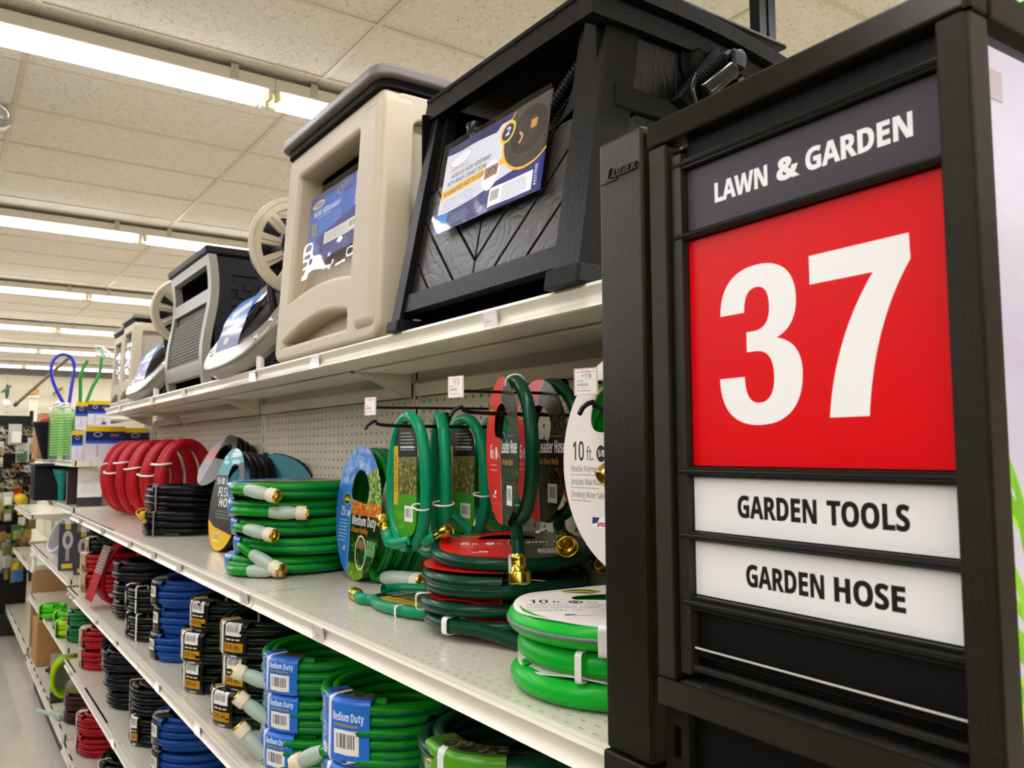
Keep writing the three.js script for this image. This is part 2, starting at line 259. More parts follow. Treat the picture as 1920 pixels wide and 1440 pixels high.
for (let i = 0; i < 4; i++) {
  const a = JZ[i], b = JZ[i + 1];
  shelf('cream metal top shelf carrying the storage boxes and reels, ' + sect[i], TOPLIP, BACK - 0.02, TOP - 0.002, a - 0.002, b + 0.002, { lip: 0.036, tags: topTags[i] });
  shelf('cream metal middle shelf with hoses on it, ' + sect[i], LIP, BACK - 0.004, MID - 0.001, a - 0.002, b + 0.002, { holes: i < 2, tags: midTags[i] });
  shelf('cream metal third shelf down holding banded hose coils, ' + sect[i], LIP, BACK - 0.004, THIRD - 0.001, a - 0.002, b + 0.002, { holes: i === 1 || i === 2, tags: [[a - 0.42, 2], [a - 0.9 < b ? a - 0.55 : a - 0.9, 2]] });
  shelf('cream metal fourth shelf down near the floor, ' + sect[i], LIP, BACK - 0.004, FOURTH - 0.001, a - 0.002, b + 0.002, { tags: [[a - 0.4, 2]] });
  const dk = shelf('cream metal base deck just above the floor, ' + sect[i], LIP, BACK - 0.004, BASE - 0.001, a - 0.002, b + 0.002, { lip: 0.045, tags: [[(a + b) / 2, 2]] });
  obj('kick_plate', span(LIP + 0.05, LIP + 0.055, -BASE + 0.001, -0.05, a - 0.004, b + 0.004), M(0x3b382f, 0.5), dk);
}
{
  const t = thing('shelving_unit', 'cream pegboard back wall and slotted posts behind the hose shelves', 'shelving');
  const basis = (x, y, z) => new THREE.Matrix4().makeBasis(V(0, 0, 1), V(0, 1, 0), V(-1, 0, 0)).setPosition(x, y, z);
  for (let i = 0; i < 4; i++) {
    const a = JZ[i] - 0.02, b = JZ[i + 1] + 0.02;
    obj('pegboard_panel', [perforated(a - b, 0.455, 0.0338, 0.0254, 0.0042, 0.0042, 0.005).applyMatrix4(basis(BACK, MID, b)), span(BACK, BACK + 0.005, 0.1, MID, a, b)], creamBoard, t);
    obj('top_rail', [span(BACK - 0.022, BACK - 0.002, 1.838, 1.874, a, b, 0.008), span(BACK - 0.004, BACK + 0.01, 1.874, 1.95, a, b)], cream, t);
  }
  JZ.forEach((z) => obj('upright_post', [[-0.02, -0.011], [-0.005, 0.005], [0.011, 0.02]].map(([p, q]) => span(BACK - 0.001, BACK + 0.03, 0, 1.96, z + p, z + q)).concat(Array.from({ length: 40 }, (_, k) => span(BACK - 0.001, BACK + 0.01, 0.02 + k * 0.049, 0.045 + k * 0.049, z - 0.011, z + 0.011))), cream, t));
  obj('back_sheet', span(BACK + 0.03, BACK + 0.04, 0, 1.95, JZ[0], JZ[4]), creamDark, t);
}

// ---------------------------------------------------------------- the black end cap with the aisle sign (local: X into the fixture, Z towards the camera)
{
  const end = thing('aisle_sign_fixture', 'black steel end cap fixture framing the aisle sign panels at the right of the picture', 'display fixture', [0.585, 0, -0.671], -0.0352);
  const W = 0.9, fr = 0.003;
  obj('upright_post', span(0, 0.06, 1.392, 2.034, 0.001, 0.071, 0.004), blackMetal, end);
  obj('base_ledge', [span(-0.004, 0.08, 1.15, 1.391, 0.0, 0.074, 0.003), span(-0.004, 0.2, 0.0, 1.149, 0.0, 0.074)], blackMetal, end);
  obj('frame_beam', span(0, 0.026, 2.005, 2.0305, 0.0775, 0.4045, fr), blackMetal, end);
  obj('frame_post', span(0, 0.026, 1.482, 2.0035, 0.08, 0.1055, fr), blackMetal, end);
  obj('frame_post', span(0, 0.026, 0.05, 2.0035, 0.3795, 0.4045, fr), blackMetal, end);
  const dusty = M(0xffffff, 0.6, { map: canvasTex(1024, 128, (g, w, h) => { rect(g, 0, 0, w, h, '#1c1914'); for (let i = 0; i < 2600; i++) { g.globalAlpha = rnd(0.15, 0.55); g.fillStyle = i % 3 ? '#857b66' : '#b0a58c'; const x = rnd(0, w), d = n16(x / w, 0.3); if (rnd() < d) g.fillRect(x, rnd(0, h), rnd(1, 14), rnd(0.7, 2)); } g.globalAlpha = 0.6; g.strokeStyle = '#14120e'; for (let i = 0; i < 40; i++) { g.lineWidth = rnd(1, 4); const x = rnd(0, w), y = rnd(0, h); g.beginPath(); g.moveTo(x, y); g.quadraticCurveTo(x + 20, y + rnd(-9, 9), x + rnd(20, 60), y + rnd(-8, 8)); g.stroke(); } }) });
  obj('frame_rail', span(0, 0.04, 1.455, 1.4815, 0.079, 0.379, fr), blackMetal, end);
  obj('dusty_rail_top', fit(clean(span(0.004, 0.038, 1.4815, 1.4825, 0.107, 0.378)), 2, 0, 0.107, 0.004, 0.271, 0.034), dusty, end).userData.label = 'dusty scuffed top of the black rail';
  // end side
  obj('end_beam', span(0.03, W, 2.005, 2.0305, 0.379, 0.4045, fr), blackMetal, end);
  obj('frame_post', span(W - 0.026, W, 0.05, 2.0035, 0.3795, 0.4045, fr), blackMetal, end);
  obj('corner_joint', tube([[0.001, 2.003, 0.4035], [0.001, 2.0305, 0.4035]], 0.0035, 4, 8), blackMetal, end);
  obj('back_panel', [span(0.02, 0.03, 0.05, 2.0, 0.078, 0.38), span(0.03, W, 0.05, 2.0, 0.39, 0.394), span(0.026, W - 0.026, 1.985, 2.004, 0.384, 0.39)], blackTrim, end);
  obj('sign_channel', [[1.9725, 1.9845], [1.902, 1.9112], [1.6735, 1.6845], [1.6135, 1.6235], [1.549, 1.564]].map(([p, q]) => [span(0.0075, 0.02, p + 0.001, q - 0.001, 0.1085, 0.3793, 0.0012), aim(cyl(0.0028, 0.0028, 0.27, 10), V(0, 0, 1), V(0.0075, (p + q) / 2, 0.244))]), M(0x171815, 0.24), end);
  obj('side_channel', [span(0.006, 0.02, 1.49, 1.99, 0.1062, 0.1195, 0.001)], M(0x2b2826, 0.35), end);
  obj('blank_panel', span(0.016, 0.02, 1.515, 1.549, 0.12, 0.3795), M(0x060606, 0.55), end); obj('top_filler', span(0.016, 0.02, 1.985, 2.005, 0.12, 0.3795), M(0x060606, 0.55), end);
  obj('ledge_strip', span(0.01, 0.0155, 1.508, 1.5145, 0.122, 0.3793, 0.0008), M(0x12110f, 0.12, { metalness: 0.3 }), end); obj('ledge_highlight', span(0.0092, 0.011, 1.5146, 1.5158, 0.122, 0.3793), M(0xd8d4c8, 0.3), end); obj('ledge_strip', span(0.008, 0.015, 1.494, 1.499, 0.12, 0.3793, 0.0008), M(0x2a2723, 0.2), end);  // the thin pale strip paints the bright edge highlight of the ledge
  // slotted upright, dark side panel and hooks below the rail
  obj('slotted_upright', [span(0.012, 0.03, 0.1, 1.455, 0.078, 0.0885), span(0.012, 0.03, 0.1, 1.455, 0.0985, 0.109)].concat(Array.from({ length: 22 }, (_, k) => span(0.012, 0.03, 1.436 - k * 0.05, 1.455 - k * 0.05, 0.0885, 0.0985))), blackMetal, end);
  obj('side_panel', [span(0.062, 0.066, 0.1, 1.454, 0.11, 0.379), span(0.052, 0.062, 1.412, 1.4145, 0.112, 0.379, 0.0008), span(0.045, 0.0615, 0.1, 1.41, 0.1095, 0.1125)], M(0x0d0c0b, 0.4), end);
  for (const [y, z] of [[1.431, 0.118], [1.398, 0.127], [1.4065, 0.144], [1.417, 0.165], [1.436, 0.14]]) obj('peg_hook', [tube([[0.061, y, z], [0.05, y, z], [0.044, y + 0.003, z], [0.043, y + 0.008, z]], 0.0018, 14, 7), aim(lathe([[0, 0], [0.0045, 0], [0.0045, 0.003], [0, 0.004]], 12), V(-1, 0, 0), V(0.061, y, z))], brass, end);
  // embossed maker's name on the post
  const font = await new FontLoader().loadAsync('fonts/droid/droid_serif_bold.typeface.json');
  const mk = (s, size) => { const g = new TextGeometry(s, { font, size, depth: 0.0012, curveSegments: 4, bevelEnabled: true, bevelThickness: 0.0004, bevelSize: 0.0003, bevelSegments: 1 }); g.computeBoundingBox(); return g; };
  const a = mk('L', 0.0125), b = mk('OZIER', 0.0082), k = 0.05 / (a.boundingBox.max.x + b.boundingBox.max.x + 0.001);
  b.translate(a.boundingBox.max.x + 0.0006, 0.0012, 0);
  const logo = merge([a, b, bx(0.026, 0.0011, 0.0012, 0.006, -0.0011, 0.0006)]);
  logo.scale(k, 1, 1).applyMatrix4(new THREE.Matrix4().makeShear(0, 0, 0.28, 0, 0, 0)).applyMatrix4(new THREE.Matrix4().makeBasis(V(0, 0, 1), V(0, 1, 0), V(-1, 0, 0)).setPosition(-0.0002, 1.9895, 0.0125));
  obj('embossed_name', logo, M(0x1a1815, 0.3), end);
  // poster on the end, and a strip of tape
  const poster = canvasTex(1024, 1536, (g, w, h) => {
    rect(g, 0, 0, w, h, '#cbc4dd');
    for (let i = 0; i < 260; i++) { g.globalAlpha = 0.05; g.fillStyle = i % 2 ? '#ffffff' : '#b5aed2'; g.beginPath(); g.ellipse(rnd(0, w), rnd(0, h * 0.62), rnd(40, 190), rnd(20, 90), rnd(-0.4, 0.4), 0, 2 * PI); g.fill(); }
    g.globalAlpha = 1;
    for (let i = 0; i < 1800; i++) { g.fillStyle = ['#8fd414', '#a5e01c', '#6fbb10', '#bdea3a', '#7cc80e'][i % 5]; g.save(); g.translate(rnd(-20, w), h * 0.34 + Math.pow(rnd(), 0.6) * h * 0.7); g.rotate(rnd(-0.9, 0.2)); g.beginPath(); g.moveTo(0, 0); g.quadraticCurveTo(14, -70, 4, -150); g.quadraticCurveTo(-16, -70, 0, 0); g.fill(); g.restore(); }
  });
  const pz = 0.3995;
  const post = obj('aisle_end_poster', fit(clean(span(0.027, W - 0.027, 1.03, 1.987, pz - 0.002, pz)), 0, 1, 0.027, 1.03, W - 0.054, 0.957), M(0xffffff, 0.3, { map: poster }));
  post.position.copy(end.position); post.rotation.copy(end.rotation);
  tag(post, 'glossy poster of pale lilac sky over lime leaves on the end of the black fixture', 'poster');
  obj('tape_strip', span(0.029, 0.05, 1.948, 1.97, pz, pz + 0.0006), M(0xb9a9b4, 0.25), post);
  const leaf = new THREE.Shape(); leaf.moveTo(0, 0); leaf.quadraticCurveTo(0.02, 0.03, 0.06, 0.03); leaf.quadraticCurveTo(0.04, -0.005, 0, 0);
  const lf = obj('leaf_topper', extr(leaf, 0.004, { bevelEnabled: true, bevelSize: 0.001, bevelThickness: 0.001 }), M(0x5fb02a, 0.5)); lf.position.set(0.66, 2.0365, -0.272); lf.rotation.y = -0.035;
  tag(lf, 'bright green leaf shaped topper on the end cap at the top right corner', 'topper');

  // sign panels: flat print on plastic cards
  const TR = { track: 2, stroke: 3.5 };
  const sign = (name, label, y0, y1, tex, rough = 0.32) => { const m = obj(name, fit(clean(span(0.0145, 0.0165, y0, y1, 0.1205, 0.381)), 2, 1, 0.1205, y0, 0.2605, y1 - y0), new THREE.MeshPhysicalMaterial({ roughness: rough, map: tex, specularIntensity: 0.4 }), end); m.userData.label = label; return m; };
  sign('sign_panel', 'dark grey sign panel reading LAWN & GARDEN in white, topmost in the frame', 1.9112, 1.9725, canvasTex(2048, 482, (g, w, h) => {
    rect(g, 0, 0, w, h, '#47424a'); word(g, 'LAWN', w * 0.127, h * 0.655, w * 0.252, h * 0.295, '#f7f5f5', TR); word(g, '&', w * 0.408, h * 0.655, w * 0.088, h * 0.3, '#f7f5f5', { stroke: 5 }); word(g, 'GARDEN', w * 0.522, h * 0.65, w * 0.376, h * 0.3, '#f7f5f5', TR);
  }), 0.42);
  sign('sign_panel', 'large red sign panel with a white number 37', 1.6845, 1.902, canvasTex(2048, 1710, (g, w, h) => {
    rect(g, 0, 0, w, h, '#e0040f'); g.fillStyle = '#f7f6f3';
    const P = (m, ...a) => g[m](...a.map((v, i) => v * (i % 2 ? h : w)));
    g.beginPath();
    P('moveTo', 0.147, 0.365); P('bezierCurveTo', 0.148, 0.245, 0.205, 0.176, 0.318, 0.176); P('bezierCurveTo', 0.418, 0.176, 0.472, 0.238, 0.472, 0.34);
    P('bezierCurveTo', 0.472, 0.415, 0.444, 0.465, 0.39, 0.487); P('bezierCurveTo', 0.456, 0.505, 0.489, 0.555, 0.489, 0.63); P('bezierCurveTo', 0.489, 0.765, 0.425, 0.832, 0.312, 0.832);
    P('bezierCurveTo', 0.2, 0.832, 0.14, 0.765, 0.138, 0.632); P('lineTo', 0.251, 0.632); P('bezierCurveTo', 0.253, 0.705, 0.27, 0.742, 0.313, 0.742); P('bezierCurveTo', 0.354, 0.742, 0.376, 0.705, 0.376, 0.64);
    P('bezierCurveTo', 0.376, 0.568, 0.352, 0.531, 0.3, 0.531); P('lineTo', 0.263, 0.531); P('lineTo', 0.263, 0.448); P('lineTo', 0.29, 0.448); P('bezierCurveTo', 0.342, 0.448, 0.363, 0.415, 0.363, 0.353);
    P('bezierCurveTo', 0.363, 0.3, 0.346, 0.268, 0.311, 0.268); P('bezierCurveTo', 0.274, 0.268, 0.256, 0.302, 0.256, 0.365); g.closePath(); g.fill();
    g.beginPath(); P('moveTo', 0.526, 0.192); P('lineTo', 0.865, 0.192); P('lineTo', 0.867, 0.283); P('bezierCurveTo', 0.785, 0.42, 0.735, 0.6, 0.72, 0.814); P('lineTo', 0.584, 0.814); P('bezierCurveTo', 0.6, 0.62, 0.655, 0.45, 0.748, 0.303); P('lineTo', 0.526, 0.303); g.closePath(); g.fill();
  }), 0.36);
  sign('sign_panel', 'white sign panel reading GARDEN TOOLS under the red panel', 1.6235, 1.6735, canvasTex(2048, 393, (g, w, h) => { rect(g, 0, 0, w, h, '#f1efee'); word(g, 'GARDEN', w * 0.2, h * 0.685, w * 0.33, h * 0.375, '#26211f', TR); word(g, 'TOOLS', w * 0.56, h * 0.685, w * 0.274, h * 0.375, '#26211f', TR); }));
  sign('sign_panel', 'white sign panel reading GARDEN HOSE, lowest in the frame', 1.564, 1.6135, canvasTex(2048, 390, (g, w, h) => { rect(g, 0, 0, w, h, '#f1efee'); word(g, 'GARDEN', w * 0.23, h * 0.685, w * 0.318, h * 0.37, '#26211f', TR); word(g, 'HOSE', w * 0.57, h * 0.685, w * 0.243, h * 0.37, '#26211f', TR); }));
  // grey hang tag on the lowest hook
  const ht = obj('hang_tag', fit(clean(span(0.045, 0.0465, 1.385, 1.424, 0.172, 0.2)), 2, 1, 0.172, 1.385, 0.028, 0.039), M(0xb9b3bd, 0.5)); ht.position.copy(end.position); ht.rotation.copy(end.rotation);
  tag(ht, 'pale grey paper tag hanging under the black sign frame', 'tag');
}
// twin black post standing behind the shelves, up to the ceiling
{
  const t = thing('sign_pole', 'twin black steel pole rising to the ceiling behind the dark storage box', 'pole', [2.09, 0, -1.6]);
  obj('pole', [span(-0.04, -0.006, 0, CEILING_Y - 0.003, -0.02, 0.02, 0.003)], blackTrim, t); obj('pole', [span(0.004, 0.04, 0, CEILING_Y - 0.003, -0.02, 0.02, 0.003)], blackTrim, t); obj('seam', span(-0.006, 0.004, 0, CEILING_Y - 0.003, -0.012, 0.0), strapWhite, t); obj('foot', span(-0.15, 0.15, 0, 0.01, -0.15, 0.15, 0.004), blackTrim, t);
}

// ---------------------------------------------------------------- boxes and reels on the top shelf
const woodMap = canvasTex(1024, 512, (g, w, h) => {
  rect(g, 0, 0, w, h, '#3a3733');
  for (let i = 0; i < 90; i++) { const y = rnd(0, h); g.strokeStyle = ['#2a2724', '#49453f', '#332f2b', '#221f1c'][i % 4]; g.lineWidth = rnd(0.6, 2.6); g.beginPath(); g.moveTo(0, y); for (let x = 0; x <= w; x += 32) g.lineTo(x, y + 26 * Math.sin(x / w * 2 * PI + y * 0.013) * (n8(x / w, y / h) - 0.3) + 6 * n16(x / w, y / h)); g.stroke(); }
  for (const [x, y] of [[260, 170], [690, 360]]) for (let k = 9; k > 0; k--) ell(g, x, y, k * 7, k * 3.2, k < 2 ? '#161412' : null, k % 2 ? '#24211e' : '#47423c', 1.6, 0.1);
}, true);
const woodBump = dataTex(256, (u, v) => { const r = Math.abs(Math.sin((v * 14 + 2.2 * n8(u, v) + 0.6 * n16(u * 2, v)) * PI)); return Math.min(1, r * 1.6) * 0.7 + 0.3 * n128(u, v * 4); });
const litPlankMat = M(0xb4b0a6, 0.4, { map: METRE(woodMap, 2.6), bumpMap: METRE(woodBump, 3), bumpScale: 0.0006 });  // front planks, their brighter light put into the lighter colour
const shadedPlankMat = M(0x5a5650, 0.4, { map: METRE(woodMap, 2.6), bumpMap: METRE(woodBump, 3), bumpScale: 0.0006, specularIntensity: 0.5 });  // darker copy of the planks, the shade of the side put into the colour
// polygon clipping against a rectangle
function clip(p, x0, x1, y0, y1) {
  const cut = (q, f, mix) => { const r = []; for (let i = 0; i < q.length; i++) { const a = q[i], b = q[(i + 1) % q.length], fa = f(a), fb = f(b); if (fa >= 0) r.push(a); if (fa * fb < 0) { const t = fa / (fa - fb); r.push([a[0] + (b[0] - a[0]) * t, a[1] + (b[1] - a[1]) * t]); } } return r; };
  for (const f of [(a) => a[0] - x0, (a) => x1 - a[0], (a) => a[1] - y0, (a) => y1 - a[1]]) p = cut(p, f);
  return p;
}
const shapeOf = (pts, T = THREE.Shape) => { const s = new T(); pts.forEach((p, i) => (i ? s.lineTo(p[0], p[1]) : s.moveTo(p[0], p[1]))); s.closePath(); return s; };
{
  const W = 0.592, HT = 0.46, LEAN = 0.085, TAPER = 0.04, t = thing('hose_storage_box', 'black hose storage box with chevron wood grain front and a side crank', 'storage box', [0.742, TOP, -1.19]);
  const lean = (g) => { const h = clean(g), p = h.attributes.position; for (let i = 0; i < p.count; i++) { const k = Math.max(0, p.getY(i)) / HT; p.setX(i, p.getX(i) + LEAN * k); p.setZ(i, p.getZ(i) * (1 - TAPER * k)); } h.computeVertexNormals(); return h; };
  const zf = -W / 2, zn = W / 2, D = 0.44;
  // front frame (in the plane z, y facing -x)
  const face = (shape, depth, x, o) => lean(extr(shape, depth, o).applyMatrix4(new THREE.Matrix4().makeBasis(V(0, 0, 1), V(0, 1, 0), V(-1, 0, 0)).setPosition(x + depth, 0, 0)));
  obj('leg', [face(shapeOf([[zf, 0.0], [zf + 0.036, 0.0], [zf + 0.042, HT], [zf + 0.012, HT]]), 0.03, -0.006), lean(span(-0.012, 0.06, -0.001, 0.022, zf - 0.006, zf + 0.042, 0.004))], blackPlastic, t);
  obj('leg', [face(shapeOf([[zn - 0.062, 0.0], [zn, 0.0], [zn - 0.004, HT], [zn - 0.062, HT]]), 0.03, -0.006), lean(span(-0.014, 0.06, -0.001, 0.03, zn - 0.07, zn + 0.01, 0.004))], blackPlastic, t);
  obj('bottom_rail', face(shapeOf([[zf + 0.03, 0.036], [zn - 0.05, 0.036], [zn - 0.05, 0.072], [zf + 0.03, 0.072]]), 0.03, 0.0), blackPlastic, t);
  const op = new THREE.Shape(); op.moveTo(zf + 0.03, 0.285); op.lineTo(zf + 0.062, 0.285); op.lineTo(zf + 0.062, HT); op.lineTo(zf + 0.03, HT); op.closePath();
  obj('side_stile', face(op, 0.022, 0.008), blackPlastic, t);
  const op2 = new THREE.Shape(); op2.moveTo(zn - 0.06, 0.31); op2.lineTo(zn - 0.13, 0.285); op2.quadraticCurveTo(zn - 0.092, 0.31, zn - 0.092, 0.36); op2.lineTo(zn - 0.092, HT); op2.lineTo(zn - 0.06, HT); op2.closePath();
  obj('side_stile', face(op2, 0.022, 0.008), blackPlastic, t);
  // chevron planks
  const zc = -0.03, slope = 0.92, y0 = 0.076, y1 = 0.288;
  for (const s of [-1, 1]) for (let k = -4; k < 6; k++) {
    const a = 0.02 + k * 0.088, b = a + 0.079, far = 0.5, pts = clip([[0.0035, a], [far, a + slope * far], [far, b + slope * far], [0.0035, b]], 0.0035, s < 0 ? zc - zf - 0.036 : zn - zc - 0.064, y0, y1);
    if (pts.length < 3) continue;
    const g = clean(face(shapeOf(pts.map(([x, y]) => [zc + s * x, y])), 0.007, 0.012, { bevelEnabled: true, bevelSize: 0.0012, bevelThickness: 0.0012, bevelSegments: 1 }));
    const p = g.attributes.position, u = g.attributes.uv, c = Math.cos(0.744), n = Math.sin(0.744);
    for (let i = 0; i < p.count; i++) { const x = (p.getZ(i) - zc) * s, y = p.getY(i); u.setXY(i, (x * c + y * n) * 0.9 + k * 0.31 + s * 0.17, (-x * n + y * c) + k * 0.23); }
    obj('plank', g, litPlankMat, t);
  }
  obj('plank_backing', face(shapeOf([[zf + 0.02, 0.04], [zn - 0.03, 0.04], [zn - 0.03, 0.283], [zf + 0.02, 0.283]]), 0.004, 0.022), M(0x080808, 0.7), t);
  // inner dark tub, lid rim and arched lid
  obj('tub', [lean(span(0.012, D + 0.02, 0.03, HT + 0.02, zf + 0.014, zf + 0.022)), span(0.06, 0.07 + D, 0.02, 0.06, zf + 0.01, zn - 0.02), span(D + 0.02, D + 0.03, 0.02, HT - 0.02, zf + 0.02, zn - 0.02), span(0.06, D, 0.03, HT, zf + 0.012, zf + 0.02)], new THREE.MeshPhysicalMaterial({ color: 0x040404, roughness: 0.8, specularIntensity: 0.1 }), t);
  obj('lid', [face(rrect(zf - 0.012, HT - 0.012, W + 0.02, 0.05, 0.005), 0.03, -0.012), span(0.075, D + 0.06, HT + 0.03, HT + 0.04, (zf - 0.008) * 0.965, (zn + 0.006) * 0.965, 0.004)].concat([-0.22, -0.1, 0.02, 0.14, 0.24].map((z) => lean(span(-0.0145, -0.011, HT + 0.028, HT + 0.039, z, z + 0.012)))), blackPlastic, t);
  // near side: frame, arched trim, planks, corrugated feed hose, nozzle
  const sx0 = 0.03, sx1 = D + 0.03, top = (x) => HT - 0.012 - 0.26 * Math.pow(Math.max(0, x - 0.2), 1.9);
  const arch = []; for (let i = 0; i <= 14; i++) { const x = sx0 + (sx1 - sx0) * i / 14; arch.push([x, top(x)]); }
  const side = (shape, depth, z, o) => extr(shape, depth, o).translate(0, 0, z);
  obj('side_post', [lean(span(-0.004, 0.062, 0.02, HT, zn - 0.034, zn - 0.002, 0.003))], blackPlastic, t);
  obj('side_post', span(sx1 - 0.045, sx1, 0.02, top(sx1) + 0.01, zn - 0.034, zn - 0.002, 0.003), blackPlastic, t);
  obj('arched_trim', [side(shapeOf(arch.concat(arch.slice().reverse().map(([x, y]) => [x, y - 0.035]))), 0.03, zn - 0.03), side(shapeOf(arch.map(([x, y]) => [x, y + 0.03]).concat(arch.slice().reverse().map(([x, y]) => [x, y + 0.003]))), 0.05, zn - 0.034)], blackPlastic, t);
  obj('cross_rail', span(0.08, sx1 - 0.03, 0.285, 0.32, zn - 0.03, zn - 0.006, 0.002), blackPlastic, t);
  for (let i = 0; i < 3; i++) { const a = 0.112 + i * 0.108, b = a + 0.105, g = side(shapeOf([[a, 0.322], [b, 0.322], [b, top(b) - 0.036], [a, top(a) - 0.036]]), 0.006, zn - 0.022, { bevelEnabled: true, bevelSize: 0.001, bevelThickness: 0.001, bevelSegments: 1 }); const c = clean(g), p = c.attributes.position, u = c.attributes.uv; for (let k = 0; k < p.count; k++) u.setXY(k, p.getY(k) + i * 0.4, p.getX(k)); obj('plank', c, shadedPlankMat, t); }
  for (let k = -4; k < 5; k++) { const a = k * 0.09, pts = clip([[0.1, a], [0.45, a + 0.26], [0.45, a + 0.342], [0.1, a + 0.082]], 0.102, sx1 - 0.048, 0.03, 0.283); if (pts.length > 2) obj('plank', cubeUV(side(shapeOf(pts), 0.006, zn - 0.022, { bevelEnabled: true, bevelSize: 0.001, bevelThickness: 0.001, bevelSegments: 1 })), shadedPlankMat, t); }
  obj('plank_backing', side(shapeOf([[0.06, 0.03], [sx1 - 0.01, 0.03], [sx1 - 0.01, 0.3], [0.3, 0.4], [0.06, 0.42]]), 0.004, zn - 0.03), M(0x080808, 0.7), t);
  const cr = obj('crank', [aim(lathe([[0, 0], [0.036, 0], [0.036, 0.006], [0.026, 0.008], [0.026, 0.016], [0.02, 0.02], [0, 0.02]], 28), V(0, 0, 1), V(0.262, 0.395, zn - 0.014)), extr(shapeOf([[0.275, 0.418], [0.292, 0.402], [0.205, 0.302], [0.185, 0.31]]), 0.022).translate(0, 0, zn + 0.004), span(0.285, 0.315, 0.38, 0.41, zn + 0.0, zn + 0.05, 0.004)], blackPlastic, t);
  const ax0 = V(0.218, 0.318, zn + 0.04), ax1 = V(0.302, 0.386, zn + 0.04), dir = ax1.clone().sub(ax0).normalize();
  obj('grip', aim(lathe([[0, 0], [0.014, 0], [0.016, 0.004], [0.016, 0.088], [0.013, 0.093], [0, 0.093]], 24), dir, ax0), M(0x24221f, 0.12, { metalness: 0.5 }), cr);
  for (const q of [-1, 1]) { const nrm = V(-dir.y, dir.x, 0).multiplyScalar(q * 0.024); obj('ribbed_arm', [rod(ax0.clone().add(nrm).toArray(), ax1.clone().add(nrm).toArray(), 0.006)].concat(Array.from({ length: 13 }, (_, k) => aim(new THREE.TorusGeometry(0.0072, 0.002, 6, 12).rotateX(PI / 2), dir, ax0.clone().add(nrm).addScaledVector(dir, 0.006 + k * 0.0068)))), blackPlastic, cr); }
  obj('fork', [tube([ax0.clone().add(V(-0.01, 0.03, 0.0)), ax0.clone().add(V(-0.02, 0.0, 0)), ax0.clone().add(V(0.0, -0.05, 0))], 0.005, 16, 8), tube([ax0.clone().add(V(0.022, -0.012, 0)), ax0.clone().add(V(0.016, -0.035, 0)), ax0.clone().add(V(0.02, -0.06, 0))], 0.005, 16, 8), aim(new THREE.TorusGeometry(0.011, 0.003, 8, 20), V(0, 1, 0), ax1.clone().add(V(0.012, 0.018, 0)))], M(0x2b2926, 0.15, { metalness: 0.6 }), cr);
  // inside the opening: corrugated hose and nozzle end
  const hp = []; for (let i = 0; i < 9; i++) hp.push([0.12, 0.315 + i * 0.0165, zf + 0.3 + i * 0.028]);
  obj('feed_hose', [tube(hp, 0.011, 40, 10)].concat(Array.from({ length: 34 }, (_, k) => { const c = curve(hp), p = c.getPoint(k / 33), d = c.getTangent(k / 33); return aim(new THREE.TorusGeometry(0.011, 0.0028, 6, 14).rotateX(PI / 2), d, p); })), M(0x141414, 0.3), t);
  obj('hose_end', [tube([[0.1, 0.25, zf + 0.2], [0.09, 0.32, zf + 0.192], [0.085, 0.372, zf + 0.18]], 0.0125, 20, 12), aim(lathe([[0.009, 0], [0.0155, 0], [0.0155, 0.02], [0.009, 0.02]], 16), V(-0.06, 1, -0.2), V(0.085, 0.372, zf + 0.18))], M(0x1b1b1b, 0.25), t);
  // shrink-wrapped display card
  const card = canvasTex(1024, 768, (g, w, h) => {
    rect(g, 0, 0, w, h, '#d6d9e2'); rect(g, 0, 0, w, h * 0.07, '#1d1f55'); poly(g, [[0, 0], [w * 0.6, 0], [w * 0.52, h * 0.13], [0, h * 0.09]], '#1d1f55');
    ell(g, w * 0.16, h * 0.2, w * 0.12, h * 0.07, '#e8e9ef', '#8d93b5', 5, -0.1); word(g, 'FARMHOUSE', w * 0.06, h * 0.32, w * 0.2, h * 0.05, '#8e8672', { weight: 'normal' });
    word(g, 'HOSELESS HOSE HIDEAWAY', w * 0.08, h * 0.4, w * 0.42, h * 0.05, '#3a4260'); word(g, 'WITH BRASS CONNECTIONS', w * 0.05, h * 0.475, w * 0.42, h * 0.05, '#3a4260');
    poly(g, [[0, h * 0.51], [w * 0.66, h * 0.47], [w * 0.66, h * 0.55], [0, h * 0.61]], '#f2b92a'); word(g, 'GUARANTEED NOT TO LEAK', w * 0.03, h * 0.585, w * 0.43, h * 0.05, '#4b4330', { rot: -0.05 });
    lines(g, w * 0.05, h * 0.64, w * 0.36, 4, h * 0.035, 8, '#8fa0d0');
    poly(g, [[0, h * 0.8], [w * 0.4, h * 0.76], [w * 0.44, h], [0, h]], '#272a6b'); poly(g, [[0, h * 0.78], [w * 0.12, h * 0.8], [w * 0.1, h], [0, h]], '#2f7fd6'); lines(g, w * 0.16, h * 0.84, w * 0.2, 4, h * 0.03, 5, '#aeb4dd');
    poly(g, [[w * 0.4, h * 0.76], [w, h * 0.6], [w, h], [w * 0.42, h]], '#16206f');
    ell(g, w * 0.84, h * 0.3, w * 0.235, h * 0.4, '#f0bb22'); ell(g, w * 0.845, h * 0.29, w * 0.225, h * 0.385, '#3b332f'); rect(g, w * 0.68, 0, w * 0.32, h * 0.14, '#453d38');
